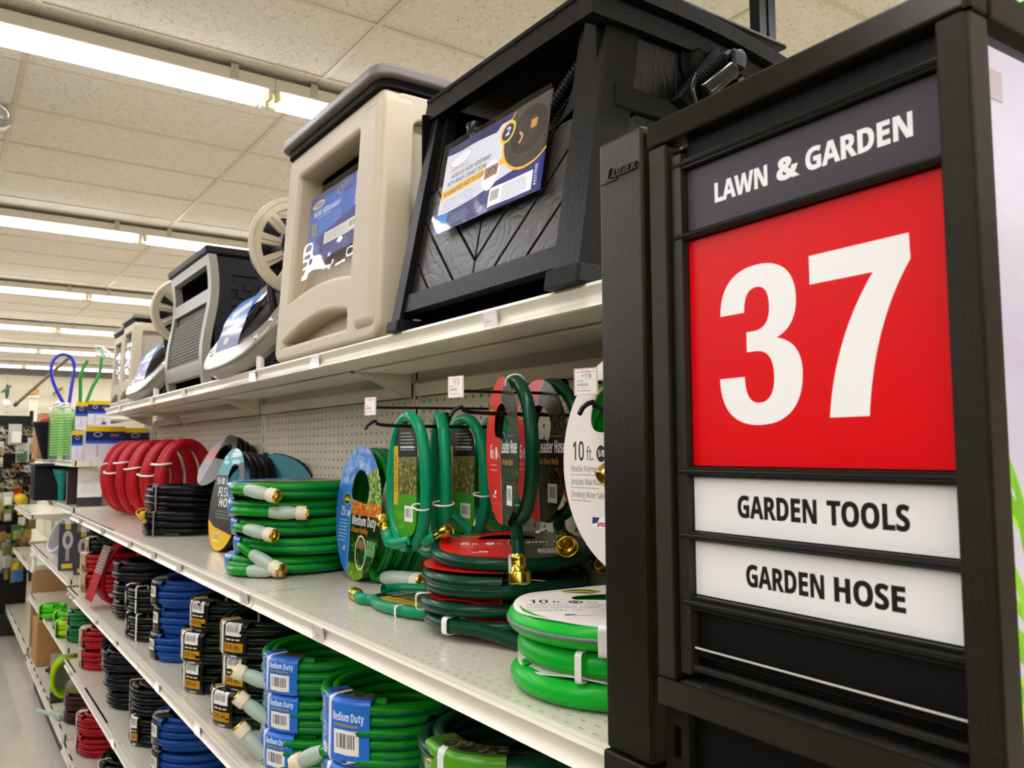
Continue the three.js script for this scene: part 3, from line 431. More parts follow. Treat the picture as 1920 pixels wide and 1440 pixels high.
    ell(g, w * 0.83, h * 0.3, w * 0.16, h * 0.25, '#2a2523', '#55493f', 7); ell(g, w * 0.82, h * 0.3, w * 0.1, h * 0.16, '#37302c', '#1d1917', 5); ell(g, w * 0.74, h * 0.36, w * 0.05, h * 0.075, '#161412'); g.strokeStyle = '#d8a368'; g.lineWidth = 17; g.beginPath(); g.arc(w * 0.74, h * 0.35, w * 0.045, -1.2, 1.1); g.stroke(); rect(g, w * 0.85, h * 0.22, w * 0.05, h * 0.09, '#c98b4a');
    ell(g, w * 0.63, h * 0.2, w * 0.075, h * 0.12, '#f2bf2e'); ell(g, w * 0.63, h * 0.2, w * 0.056, h * 0.09, '#202662'); word(g, '2', w * 0.605, h * 0.235, w * 0.05, h * 0.09, '#f2f2f6'); 
    ell(g, w * 0.53, h * 0.6, w * 0.085, h * 0.16, '#eef0f5'); foliage(g, w * 0.465, h * 0.5, w * 0.13, h * 0.12, ['#8a6f5c', '#b06a4e', '#6e6a5a', '#587c3b'], 60, 20); g.strokeStyle = '#1a1a1a'; g.lineWidth = 8; g.beginPath(); g.arc(w * 0.54, h * 0.57, w * 0.035, PI, 0); g.stroke();
    rect(g, w * 0.55, h * 0.76, w * 0.37, h * 0.2, '#eceef2'); barcode(g, w * 0.555, h * 0.77, w * 0.1, h * 0.18); lines(g, w * 0.67, h * 0.79, w * 0.23, 7, h * 0.024, 5, '#767a90'); word(g, '#2377029', w * 0.955, h * 0.93, w * 0.16, h * 0.03, '#d5d8ea', { rot: -PI / 2 });
  });
  const cw = 0.345, chh = 0.176, cg = new THREE.PlaneGeometry(cw, chh, 30, 20), cp = cg.attributes.position;
  for (let i = 0; i < cp.count; i++) cp.setZ(i, 0.003 + 0.005 * n8(cp.getX(i) * 1.6 + 0.2, cp.getY(i) * 1.9) + 0.0016 * n32(cp.getX(i), cp.getY(i) * 1.3));
  const thick = cg.clone().translate(0, 0, -0.0012); cg.computeVertexNormals();
  const place = (g) => lean(g.applyMatrix4(new THREE.Matrix4().makeBasis(V(0, 0, 1), V(0, 1, 0), V(-1, 0, 0)).setPosition(0.002, 0.266, -0.006)));
  obj('display_card', [place(cg), place(thick)], new THREE.MeshPhysicalMaterial({ map: card, roughness: 0.5, specularIntensity: 0.4, clearcoat: 0.15, clearcoatRoughness: 0.1 }), t);
  // loose clear film around the card: crumpled, glossy
  const fg = new THREE.PlaneGeometry(cw + 0.01, chh + 0.012, 60, 40), fp = fg.attributes.position;
  for (let i = 0; i < fp.count; i++) { const x = fp.getX(i), y = fp.getY(i), e = Math.max(0, 1 - 14 * Math.min(cw / 2 + 0.01 - Math.abs(x), chh / 2 + 0.015 - Math.abs(y))); fp.setZ(i, 0.011 + 0.004 * n8(x * 1.1, y * 1.4) + 0.0022 * n16(x * 1.5 + y, y) * e); }
  fg.computeVertexNormals();
  obj('clear_film', place(fg), new THREE.MeshPhysicalMaterial({ color: 0xffffff, roughness: 0.04, transmission: 1, thickness: 0, ior: 1.3 }), t);
}
const beigePlastic = M(0xc3b49b, 0.48, { bumpMap: METRE(powder, 3), bumpScale: 0.0004 }), greyBrown = M(0x736b66, 0.45);
const hideCard = canvasTex(768, 1024, (g, w, h) => {
  rect(g, 0, 0, w, h, '#1e63c8'); poly(g, [[0, 0], [w, 0], [w * 0.7, h * 0.08], [w * 0.25, h * 0.1], [0, h * 0.25]], '#232a78');
  ell(g, w * 0.17, h * 0.15, w * 0.13, h * 0.055, '#cfc8b4', '#8d8774', 8, -0.1); ell(g, w * 0.17, h * 0.15, w * 0.09, h * 0.03, '#8d8a80');
  word(g, 'HOSE HIDEAWAY', w * 0.07, h * 0.32, w * 0.52, h * 0.075, '#e6e9f4', { skew: 0.1 }); lines(g, w * 0.16, h * 0.345, w * 0.36, 1, 20, 15, '#cdd8f2'); lines(g, w * 0.2, h * 0.39, w * 0.5, 6, h * 0.032, 7, '#9fbdf0'); foliage(g, w * 0.05, h * 0.4, w * 0.1, h * 0.19, ['#8b845f', '#76834c', '#a29a7c'], 60, 16);
  rect(g, w * 0.62, h * 0.02, w * 0.22, h * 0.16, '#2b3186'); lines(g, w * 0.65, h * 0.05, w * 0.17, 5, h * 0.022, 6, '#a8b3e0'); ell(g, w * 0.585, h * 0.12, w * 0.045, h * 0.05, '#2b3186', '#d4d2c6', 6);
  rect(g, w * 0.87, 0, w * 0.13, h * 0.47, '#dedcd8'); for (let i = 0; i < 30; i++) rect(g, w * (0.885 + rnd(0, 0.1)), h * rnd(0.02, 0.15), 12, 12, '#5c5c60'); word(g, 'USA', w * 0.88, h * 0.27, w * 0.1, h * 0.045, '#3b436a'); poly(g, [[w * 0.88, h * 0.31], [w * 0.99, h * 0.31], [w * 0.99, h * 0.44], [w * 0.88, h * 0.44]], '#c23a3a'); rect(g, w * 0.92, h * 0.31, w * 0.03, h * 0.13, '#ebe8e3'); rect(g, w * 0.88, h * 0.36, w * 0.11, h * 0.03, '#ebe8e3');
  poly(g, [[0, h * 0.7], [w * 0.3, h * 0.62], [w * 0.65, h * 0.52], [w, h * 0.49], [w, h], [0, h]], '#262a86'); rect(g, w * 0.32, h * 0.63, w * 0.62, h * 0.17, '#e8e5dc'); lines(g, w * 0.35, h * 0.66, w * 0.38, 6, h * 0.021, 5, '#8c8c8c'); barcode(g, w * 0.77, h * 0.64, w * 0.16, h * 0.14);
  lines(g, w * 0.06, h * 0.77, w * 0.18, 5, h * 0.022, 7, '#a9b0dc'); lines(g, w * 0.32, h * 0.84, w * 0.5, 6, h * 0.022, 6, '#8f96d0');
});
const filmMat = new THREE.MeshPhysicalMaterial({ color: 0xffffff, roughness: 0.04, transmission: 1, thickness: 0, ior: 1.3 });
function beigeBox(name, label, pos, turn, withCard = true) {
  const t = thing(name, label, 'storage box', pos, turn), Z = 0.325, HT = 0.572, D = 0.38;
  const F = (s, depth, x, o) => extr(s, depth, { bevelEnabled: true, bevelSize: 0.012, bevelThickness: 0.012, bevelSegments: 4, ...o }).applyMatrix4(new THREE.Matrix4().makeBasis(V(0, 0, 1), V(0, 1, 0), V(-1, 0, 0)).setPosition(x + depth, 0, 0));
  const front = rrect(-Z + 0.014, 0.014, 2 * Z - 0.028, HT - 0.028, 0.03), win = new THREE.Path();
  win.moveTo(-Z + 0.075, 0.145); win.quadraticCurveTo(-0.04, 0.185, Z - 0.15, 0.152); win.lineTo(Z - 0.135, HT - 0.072); win.quadraticCurveTo(Z - 0.137, HT - 0.055, Z - 0.155, HT - 0.055); win.lineTo(-Z + 0.1, HT - 0.058); win.quadraticCurveTo(-Z + 0.08, HT - 0.06, -Z + 0.08, HT - 0.08); win.closePath();
  const low = new THREE.Path(); low.moveTo(-Z + 0.05, 0.03); low.lineTo(-Z + 0.052, 0.06); low.quadraticCurveTo(-0.04, 0.135, Z - 0.16, 0.092); low.lineTo(Z - 0.155, 0.045); low.quadraticCurveTo(Z - 0.16, 0.03, Z - 0.18, 0.03); low.closePath();
  front.holes.push(win, low);
  obj('front_frame', F(front, 0.05, 0.012), beigePlastic, t);
  obj('corner_post', new RoundedBoxGeometry(0.06, HT - 0.05, 0.112, 5, 0.026).translate(0.02, HT / 2, Z - 0.066), beigePlastic, t);
  obj('lower_panel', span(0.052, 0.058, 0.02, 0.15, -Z + 0.02, Z - 0.02), beigePlastic, t);
  obj('interior_shade', [span(0.075, 0.08, 0.3, HT - 0.005, -Z + 0.05, Z - 0.05), span(0.05, 0.075, HT - 0.03, HT - 0.012, -Z + 0.05, Z - 0.05)], new THREE.MeshPhysicalMaterial({ color: 0x060505, roughness: 0.8, specularIntensity: 0.1 }), t);  // added near-black panels paint the shade inside the window
  for (let i = 0; i < 6; i++) obj('front_slat', span(0.05, 0.058, 0.1, 0.36, -Z + 0.045 + i * 0.088, -Z + 0.1315 + i * 0.088, 0.0015), beigePlastic, t);
  const side = rrect(0.03, 0.012, D - 0.03, HT - 0.03, 0.02), sw = rrect(0.066, 0.075, D - 0.13, HT - 0.14, 0.03, THREE.Path); side.holes.push(sw);
  for (const s of [-1, 1]) {
    obj('side_frame', extr(side, 0.012, { bevelEnabled: true, bevelSize: 0.006, bevelThickness: 0.008, bevelSegments: 3 }).translate(0, 0, s > 0 ? Z - 0.024 : -Z + 0.01), beigePlastic, t);
    obj('side_panel', span(0.05, D, 0.03, HT - 0.03, s * (Z - 0.026), s * (Z - 0.032)), M(0xbdb098, 0.6, { bumpMap: METRE(powder, 9), bumpScale: 0.0012 }), t);
  }
  obj('rear_panel', [span(D - 0.02, D, 0.01, HT, -Z + 0.02, Z - 0.02), span(0.05, D, 0.01, 0.03, -Z + 0.02, Z - 0.02)], beigePlastic, t);
  obj('inner_reel', [aim(cyl(0.15, 0.15, 0.012, 32), V(0, 0, 1), V(0.23, 0.3, -0.2)), aim(cyl(0.05, 0.05, 0.4, 24), V(0, 0, 1), V(0.23, 0.3, 0)), aim(cyl(0.15, 0.15, 0.012, 32), V(0, 0, 1), V(0.23, 0.3, 0.16)), tube([[0.2, 0.38, -0.12], [0.1, 0.42, -0.08], [0.07, 0.4, -0.05], [0.06, 0.36, -0.04]], 0.014, 20, 10)], M(0x2a2624, 0.5), t);
  const lid = rrect(-0.022, -Z - 0.008, D + 0.034, 2 * Z + 0.016, 0.05);
  obj('lid', extr(lid, 0.014, { bevelEnabled: true, bevelSize: 0.008, bevelThickness: 0.007, bevelSegments: 3 }).rotateX(PI / 2).translate(0, HT + 0.034, 0), greyBrown, t);
  obj('lid_gap_shade', extr(rrect(-0.012, -Z + 0.002, D + 0.01, 2 * Z - 0.004, 0.045), 0.02).rotateX(PI / 2).translate(0, HT + 0.014, 0), M(0x080807, 0.7), t);  // near-black slab paints the shaded gap under the lid
  if (withCard) {
    const w = 0.345, h = 0.178, g = new THREE.PlaneGeometry(w, h, 16, 20), p = g.attributes.position; for (let i = 0; i < p.count; i++) p.setZ(i, 0.004 * n8(p.getX(i) * 2, p.getY(i) * 2)); g.computeVertexNormals();
    const put = (q) => q.applyMatrix4(new THREE.Matrix4().makeBasis(V(0, 0, 1), V(0, 1, 0), V(-1, 0, 0)).setPosition(0.022, 0.338, 0.0));
    obj('display_card', [put(g.clone().translate(0, 0, -0.0012)), put(g)], new THREE.MeshPhysicalMaterial({ map: hideCard, roughness: 0.5, specularIntensity: 0.4, clearcoat: 0.12, clearcoatRoughness: 0.1 }), t);
    const f = new THREE.PlaneGeometry(w + 0.02, h + 0.05, 30, 40), q = f.attributes.position; for (let i = 0; i < q.count; i++) q.setZ(i, 0.008 + 0.004 * n8(q.getX(i) * 1.7, q.getY(i) * 2) + 0.0012 * n16(q.getX(i) * 2, q.getY(i) * 3)); f.computeVertexNormals();
    obj('clear_film', put(f.translate(0, -0.015, 0)), filmMat, t);
  }
  t.traverse((m) => { if (m.geometry) { const p = m.geometry.attributes.position; for (let i = 0; i < p.count; i++) { const k = Math.max(0, p.getY(i)) / HT; p.setX(i, p.getX(i) + 0.03 * k); p.setZ(i, p.getZ(i) * (1 - 0.07 * k)); } } });
  return t;
}
beigeBox('hose_hideaway_box', 'beige plastic hose hideaway box with grey lid and blue card, beside the black box', [0.748, TOP, -1.893], 0.0);
beigeBox('hose_hideaway_box', 'small beige storage box, left of two at the far end of the top shelf', [0.77, TOP, -4.81], 0.0, true).scale.set(0.46, 0.68, 0.46);
beigeBox('hose_hideaway_box', 'small beige storage box beside the farther reel cart on the top shelf', [0.765, TOP, -4.51], 0.0, true).scale.set(0.5, 0.72, 0.5);
// grey wicker look box
{
  const t = thing('wicker_storage_box', 'dark storage box with a silver grey frame and woven wicker front', 'storage box', [0.8, TOP, -3.42]), Z = 0.3, HT = 0.5, D = 0.4, silver = M(0x8f8c80, 0.4), dark = M(0x17161a, 0.5), wick = M(0x6f6c62, 0.5), wickD = M(0x1b1a1d, 0.45);
  const curveX = (y) => -0.028 * Math.sin((y / HT) * 2 * PI) * 0.5;
  const bend = (g) => { const h = clean(g), p = h.attributes.position; for (let i = 0; i < p.count; i++) p.setX(i, p.getX(i) + curveX(p.getY(i))); h.computeVertexNormals(); return h; };
  const seg = (x0, x1, y0, y1, z0, z1) => bend(new THREE.BoxGeometry(x1 - x0, y1 - y0, z1 - z0, 1, 12, 1).translate((x0 + x1) / 2, (y0 + y1) / 2, (z0 + z1) / 2));
  for (const s of [-1, 1]) obj('frame_post', seg(0, 0.03, 0, HT, s > 0 ? Z - 0.045 : -Z, s > 0 ? Z : -Z + 0.045), silver, t);
  obj('frame_rail', [seg(0, 0.028, HT - 0.035, HT, -Z + 0.044, Z - 0.044), seg(0, 0.028, HT - 0.175, HT - 0.125, -Z + 0.044, Z - 0.044), seg(0, 0.028, 0.05, 0.105, -Z + 0.044, Z - 0.044)], silver, t);
  const strands = []; for (let i = 0; i < 34; i++) for (let j = 0; j < 14; j++) { const z = -Z + 0.055 + i * 0.0145, y = 0.112 + j * 0.0128; strands.push(new THREE.SphereGeometry(1, 6, 4).scale(0.004, 0.0058, 0.0095).rotateX((i + j) % 2 ? 0.8 : -0.8).translate(0.012 + curveX(y), y, z)); }
  const w = obj('wicker_panel', strands, wick, t); w.userData.kind = 'stuff';
  obj('panel_backing', seg(0.014, 0.018, 0.08, HT - 0.13, -Z + 0.04, Z - 0.04), dark, t);
  obj('body', [span(0.03, 0.045, 0.1, HT - 0.16, -Z + 0.01, Z - 0.01), span(0.03, D, 0.02, HT, -Z + 0.004, -Z + 0.02), span(0.03, 0.09, 0.0, HT - 0.005, Z - 0.016, Z - 0.002, 0.003), span(D - 0.06, D, 0.0, HT - 0.005, Z - 0.016, Z - 0.002, 0.003), span(0.07, D - 0.04, HT - 0.07, HT - 0.006, Z - 0.015, Z - 0.003), span(0.07, D - 0.04, 0.031, 0.09, Z - 0.015, Z - 0.003), span(0.075, D - 0.045, 0.08, HT - 0.06, Z - 0.021, Z - 0.0145), span(D - 0.02, D, 0.02, HT, -Z, Z - 0.02)], dark, t);
  const sw = []; for (let i = 0; i < 10; i++) for (let j = 0; j < 10; j++) if ((i + j) % 2) sw.push(bx(0.03, 0.028, 0.012, 0.1 + i * 0.027, 0.108 + j * 0.031, Z - 0.012, 0.005));
  const q = obj('side_weave', sw, wickD, t); q.userData.kind = 'stuff';
  obj('lid', [bend(span(-0.008, D + 0.01, HT + 0.002, HT + 0.03, -Z - 0.006, Z + 0.006, 0.006)), span(0.0, D, HT + 0.03, HT + 0.036, -Z + 0.02, Z - 0.02)], dark, t);
}
// hose reel carts
function reel(label, pos, turn) {
  const t = thing('hose_reel_cart', label, 'hose reel', pos, turn), silver = M(0x8d867a, 0.28, { metalness: 0.35 }), tan = M(0xc9bda2, 0.45), dark = M(0x1b191c, 0.4);
  for (const z of [0.02]) {
    const s = new THREE.Shape(); s.absarc(0, 0, 0.148, 0, 2 * PI); for (let k = 0; k < 10; k++) { const a = k * PI / 5 + 0.2, h = new THREE.Path(); h.absarc(0, 0, 0.124, a - 0.2, a + 0.2, false); h.absarc(0, 0, 0.055, a + 0.16, a - 0.16, true); h.closePath(); s.holes.push(h); }
    const w = obj('reel_wheel', [extr(s, 0.01, { bevelEnabled: true, bevelSize: 0.004, bevelThickness: 0.004, bevelSegments: 2, curveSegments: 40 }), new THREE.TorusGeometry(0.148, 0.011, 10, 48).translate(0, 0, 0.006)].map((g) => g.translate(0.135, 0.395, z)), tan, t);
    obj('hub', [0, 1, 2, 3, 4, 5, 6, 7, 8, 9].map((k) => rod([0.135, 0.395, z + 0.014], [0.135 + 0.122 * Math.cos(k * PI / 5 + 0.514), 0.395 + 0.122 * Math.sin(k * PI / 5 + 0.514), z + 0.014], 0.006)).concat([aim(cyl(0.042, 0.036, 0.026, 24), V(0, 0, 1), V(0.135, 0.395, z + 0.008))]), tan, w);
  }
  obj('drum', [aim(cyl(0.06, 0.06, 0.19, 24), V(0, 0, 1), V(0.135, 0.395, -0.05)), tube([[0.13, 0.34, -0.02], [0.06, 0.3, 0.0], [0.06, 0.2, 0.02], [0.1, 0.08, 0.03]], 0.013, 24, 10)], dark, t);
  obj('rear_flange', aim(cyl(0.125, 0.125, 0.012, 36), V(0, 0, 1), V(0.15, 0.395, -0.11)), dark, t);
  // U shaped silver handle lying on a slope, with a dark tray inside it
  const slope = new THREE.Matrix4().makeBasis(V(0, 0, 1), V(0.55, 0.835, 0), V(-0.835, 0.55, 0)).setPosition(-0.01, 0.03, -0.1);
  const U = new THREE.Shape(); U.moveTo(-0.33, 0.1); U.bezierCurveTo(-0.33, 0.0, -0.22, -0.02, -0.1, -0.02); U.bezierCurveTo(0.1, -0.02, 0.24, 0.0, 0.26, 0.12); U.lineTo(0.27, 0.33); U.lineTo(0.2, 0.33); U.lineTo(0.185, 0.14); U.bezierCurveTo(0.17, 0.07, 0.05, 0.06, -0.08, 0.06); U.bezierCurveTo(-0.22, 0.06, -0.27, 0.07, -0.265, 0.13); U.lineTo(-0.2, 0.33); U.lineTo(-0.24, 0.33); U.closePath();
  obj('tubular_frame', extr(U, 0.022, { bevelEnabled: true, bevelSize: 0.016, bevelThickness: 0.018, bevelSegments: 6, curveSegments: 24 }).applyMatrix4(slope), silver, t);
  obj('frame_screw', [[-0.29, 0.06], [-0.25, 0.04], [0.2, 0.05], [0.23, 0.11]].map(([u, v]) => aim(lathe([[0, 0.004], [0.007, 0.003], [0.009, -0.002]], 12), V(-0.835, 0.55, 0), V(u, v, 0.042).applyMatrix4(slope))), chrome, t);
  obj('tray', extr(shapeOf([[-0.26, 0.07], [0.19, 0.07], [0.2, 0.32], [-0.2, 0.32]]), 0.006).applyMatrix4(slope), dark, t);
  const sh = shapeOf([[0.02, 0.02], [0.2, 0.02], [0.19, 0.27], [0.13, 0.27]]);
  for (const z of [-0.32, 0.13]) obj('side_plate', extr(sh, 0.012, { bevelEnabled: true, bevelSize: 0.003, bevelThickness: 0.003, bevelSegments: 1 }).translate(0, 0, z), dark, t);
  for (const [a, b] of [[[0.0, 0.13, -0.26], [0.15, 0.34, -0.2]], [[0.0, 0.13, -0.235], [0.15, 0.34, -0.175]], [[0.03, 0.06, 0.1], [0.15, 0.3, 0.1]]]) obj('handle_rod', rod(a, b, 0.006), chrome, t);
  for (const [x, z, h, r] of [[-0.03, -0.25, 0.05, 0.009], [0.0, 0.09, 0.06, 0.012], [0.2, 0.09, 0.06, 0.01], [0.2, -0.25, 0.06, 0.01]]) obj('foot', rod([x, 0, z], [x, h, z], r), strapWhite, t);
  const lw = 0.25, g = new THREE.PlaneGeometry(lw, 0.25, 4, 20), p = g.attributes.position;
  for (let i = 0; i < p.count; i++) { const v = p.getY(i) + 0.125, q = V(p.getX(i) - 0.095, 0.03 + v * 0.85, 0.034 + 0.03 * Math.sin(v / 0.25 * PI) + (v > 0.1 ? (v - 0.1) * 0.22 : 0)).applyMatrix4(slope); p.setXYZ(i, q.x, q.y, q.z); } g.computeVertexNormals();
  obj('label_card', [g, g.clone().translate(0.0012, -0.0008, 0)], reelMat, t);
}
const reelMat = new THREE.MeshPhysicalMaterial({ roughness: 0.35, specularIntensity: 0.5, clearcoat: 0.2, clearcoatRoughness: 0.1, map: canvasTex(512, 512, (g, w, h) => { rect(g, 0, 0, w, h, '#16247a'); rect(g, 0, 0, w, h * 0.52, '#4d92dc'); poly(g, [[w * 0.15, h * 0.3], [w * 0.7, h * 0.12], [w * 0.9, h * 0.3], [w * 0.3, h * 0.44]], '#e9efee'); rect(g, 0, h * 0.47, w, 14, '#8fbbea'); ell(g, w * 0.4, h * 0.8, w * 0.11, h * 0.06, '#b9b6a8', '#6d6a60', 6); rect(g, w * 0.58, h * 0.55, w * 0.36, h * 0.16, '#2b3a8c'); lines(g, w * 0.6, h * 0.58, w * 0.3, 4, 18, 6, '#c3cbe8'); }) });
reel('silver hose reel cart with tan spoked wheel and blue label beside the large beige box', [0.765, TOP, -2.47], 0.0);
reel('silver framed hose reel cart with a tan spoked wheel, beyond the grey wicker box', [0.775, TOP, -3.91], 0.0);

// ---------------------------------------------------------------- garden hoses: builders
// couplings: axis +Y from the hose at y = 0 to the mouth
const femaleGeo = lathe([[0.0105, -0.004], [0.0125, 0], [0.0125, 0.006], [0.011, 0.008], [0.0128, 0.010], [0.011, 0.012], [0.0128, 0.014], [0.0115, 0.016], [0.0135, 0.018], [0.0135, 0.022], [0.0165, 0.0235], [0.018, 0.026], [0.018, 0.041], [0.0168, 0.043], [0.0152, 0.043], [0.0148, 0.04], [0.0152, 0.037], [0.0146, 0.034], [0.0152, 0.031], [0.0144, 0.028], [0.007, 0.028], [0.0065, 0.012], [0, 0.012]], 28);
const maleGeo = lathe([[0.0105, -0.004], [0.0125, 0], [0.0125, 0.008], [0.0145, 0.0095], [0.0145, 0.017], [0.0122, 0.0185]].concat(Array.from({ length: 10 }, (_, k) => [k % 2 ? 0.0132 : 0.0117, 0.02 + k * 0.0022]), [[0.0115, 0.043], [0.008, 0.043], [0.0075, 0.01], [0, 0.01]]), 28);
const sleeveGeo = lathe([[0.0118, -0.03], [0.0135, -0.028], [0.015, -0.02], [0.0172, 0.0], [0.0168, 0.02], [0.014, 0.036], [0.0128, 0.04], [0.0115, 0.04], [0.0115, -0.03]], 20);
const sleeveCapGeo = lathe([[0.0118, 0.037], [0.0165, 0.038], [0.0185, 0.042], [0.0185, 0.062], [0.0175, 0.064], [0.0168, 0.064], [0.0165, 0.045], [0.0118, 0.043]], 10);
const sleeveBrassGeo = lathe([[0.0158, 0.05], [0.0175, 0.0655], [0.0155, 0.068], [0.0135, 0.067], [0.0138, 0.06], [0.0128, 0.058], [0.0138, 0.055], [0.006, 0.05], [0.0055, 0.04], [0, 0.04]], 28);
function fitting(parent, pos, dir, kind = 'female', s = 1) {
  const g = (q) => aim(q.clone().scale(s, s, s), dir, pos);
  if (kind === 'sleeve') { const p = obj('hose_end', g(sleeveGeo), sleeve, parent); obj('end_cap', g(sleeveCapGeo), sleeveCap, p); obj('brass_coupling', g(sleeveBrassGeo), brass, p); return p; }
  return obj('brass_coupling', g(kind === 'male' ? maleGeo : femaleGeo), brass, parent);
}
// points of a coil round the local Y axis
function coilPts({ R, r, turns, a0 = 0, a1, ax = 1, az = 1, wob = 0.25, y0 = 0, pitch, sd = 1 }) {
  const n = Math.ceil(turns * 30), pts = [], end = a1 ?? a0 + turns * 2 * PI;
  for (let i = 0; i <= n; i++) { const q = i / n, a = a0 + (end - a0) * q, k = q * turns, y = y0 + r + (pitch ?? 1.96 * r) * Math.max(0, Math.min(turns - 1, k - 0.5)), rr = R + r * wob * (Math.sin(k * 2.1 + sd) + 0.7 * Math.sin(3 * a + sd * 2)); pts.push(V(ax * rr * Math.sin(a), y, az * rr * Math.cos(a))); }
  return pts;
}
function path(pts, r, n = 9, segPer = 1) { return new THREE.TubeGeometry(new THREE.CatmullRomCurve3(pts), Math.round(pts.length * segPer), r, n, false); }
// a printed band folded over the outside of a coil, from angle p0 over dp; x = R sin, z = R cos
function band(R, r, h, y0, p0, dp, turnIn = 0.05, seg = 12, squash = 0) {
  const Ro = R + r * 1.5 + 0.001, prof = [[Ro - turnIn, y0 + h + 0.001], [Ro - 0.012, y0 + h + 0.001], [Ro - 0.003, y0 + h - 0.003], [Ro, y0 + h - 0.012], [Ro, y0 + h * 0.5], [Ro, y0 + 0.012], [Ro - 0.003, y0 + 0.003], [Ro - 0.012, y0 + 0.0005], [Ro - turnIn * 0.8, y0 + 0.0005]];
  const L = [0]; for (let i = 1; i < prof.length; i++) L.push(L[i - 1] + Math.hypot(prof[i][0] - prof[i - 1][0], prof[i][1] - prof[i - 1][1]));
  const tot = L[prof.length - 1], P = [], U = [], I = [];
  for (let i = 0; i <= seg; i++) for (let j = 0; j < prof.length; j++) {
    const a = p0 + dp * i / seg, w = 1 + 0.006 * Math.sin(i * 1.9 + j), rad = prof[j][0] * w - squash * Math.abs(i / seg - 0.5); P.push(rad * Math.sin(a), prof[j][1], rad * Math.cos(a)); U.push(Math.pow(i / seg, 0.72), 1 - L[j] / tot);
    if (i < seg && j < prof.length - 1) { const k = i * prof.length + j; I.push(k, k + 1, k + prof.length, k + 1, k + prof.length + 1, k + prof.length); }
  }
  const g = new THREE.BufferGeometry(); g.setAttribute('position', new THREE.Float32BufferAttribute(P, 3)); g.setAttribute('uv', new THREE.Float32BufferAttribute(U, 2)); g.setIndex(I); g.computeVertexNormals();
  return g;
}
// a strap round the bundle's cross-section at angle a
function strap(R, a, half, h, y0, w = 0.008) {
  const b = half + 0.002, s = rrect(-b, -0.002, 2 * b, h + 0.004, Math.min(0.008, b * 0.8)); s.holes.push(rrect(-b + 0.0014, -0.0006, 2 * b - 0.0028, h + 0.0012, Math.min(0.007, b * 0.75), THREE.Path));
  return extr(s, w, { curveSegments: 5 }).translate(0, 0, -w / 2).applyMatrix4(new THREE.Matrix4().makeBasis(V(Math.sin(a), 0, Math.cos(a)), V(0, 1, 0), V(-Math.cos(a), 0, Math.sin(a))).setPosition(R * Math.sin(a), y0, R * Math.cos(a)));
}
// banded coil lying flat; base at pos
function bandedCoil(o) {
  const { label, group, pos, R = 0.15, r = 0.0108, turns = 4, mat, wrap, p0 = -2.3, dp = 1.0, end, turn = 0, sd = 1, layers = 2, stripe, straps = [0.2], name = 'garden_hose', out = 0.05 } = o;
  const t = thing(name, label, 'garden hose', pos, turn, group), h = turns * 1.96 * r;
  const a0 = end?.a ?? -1.2, pts = coilPts({ R, r, turns, a0, sd, a1: o.rev ? a0 - turns * 2 * PI : undefined });
  const tan = pts[0].clone().sub(pts[1]).normalize(), e0 = pts[0].clone().addScaledVector(tan, out).add(V(end?.dx ?? 0, end?.dy ?? 0, end?.dz ?? 0)), mid = pts[0].clone().addScaledVector(tan, out * 0.5).add(V(end?.dx ?? 0, end?.dy ?? 0, end?.dz ?? 0).multiplyScalar(0.35));
  const pre = end?.via?.map((q) => V(...q)), all = pre ? [...pre, ...pts] : end ? [e0, mid, ...pts] : pts, geos = [path(all, r)];
  for (let l = 1; l < layers; l++) geos.push(path(coilPts({ R: R - l * 1.9 * r, r, turns, a0: a0 + 0.9, sd: sd + l, wob: 0.12 }), r, 7, 0.7));
  const hose = obj('hose', geos, mat, t);
  if (stripe) { const sp = pts.map((p) => V(p.x * (1 + r * 0.84 / R), p.y - r * 0.36, p.z * (1 + r * 0.84 / R))); obj('stripe', path(sp, r * 0.2, 5, 0.8), stripe, hose); }
  if (wrap) obj('paper_band', band(R, r, h, 0, p0, dp, o.turnIn ?? 0.05, 12, o.squash ?? 0.012), wrap, t);
  for (const a of straps) obj('strap', strap(R - (layers - 1) * 0.95 * r, a, r * layers, h, 0, o.strapW ?? 0.007), o.strapMat ?? strapWhite, t);
  if (pre) fitting(t, pre[0].clone(), pre[0].clone().sub(pre[1]), end.kind, end.s ?? 1); else if (end) { const d = e0.clone().sub(mid); fitting(t, e0.clone().addScaledVector(d.normalize(), -0.002), d, end.kind, end.s ?? r / 0.0108); }
  return t;
}
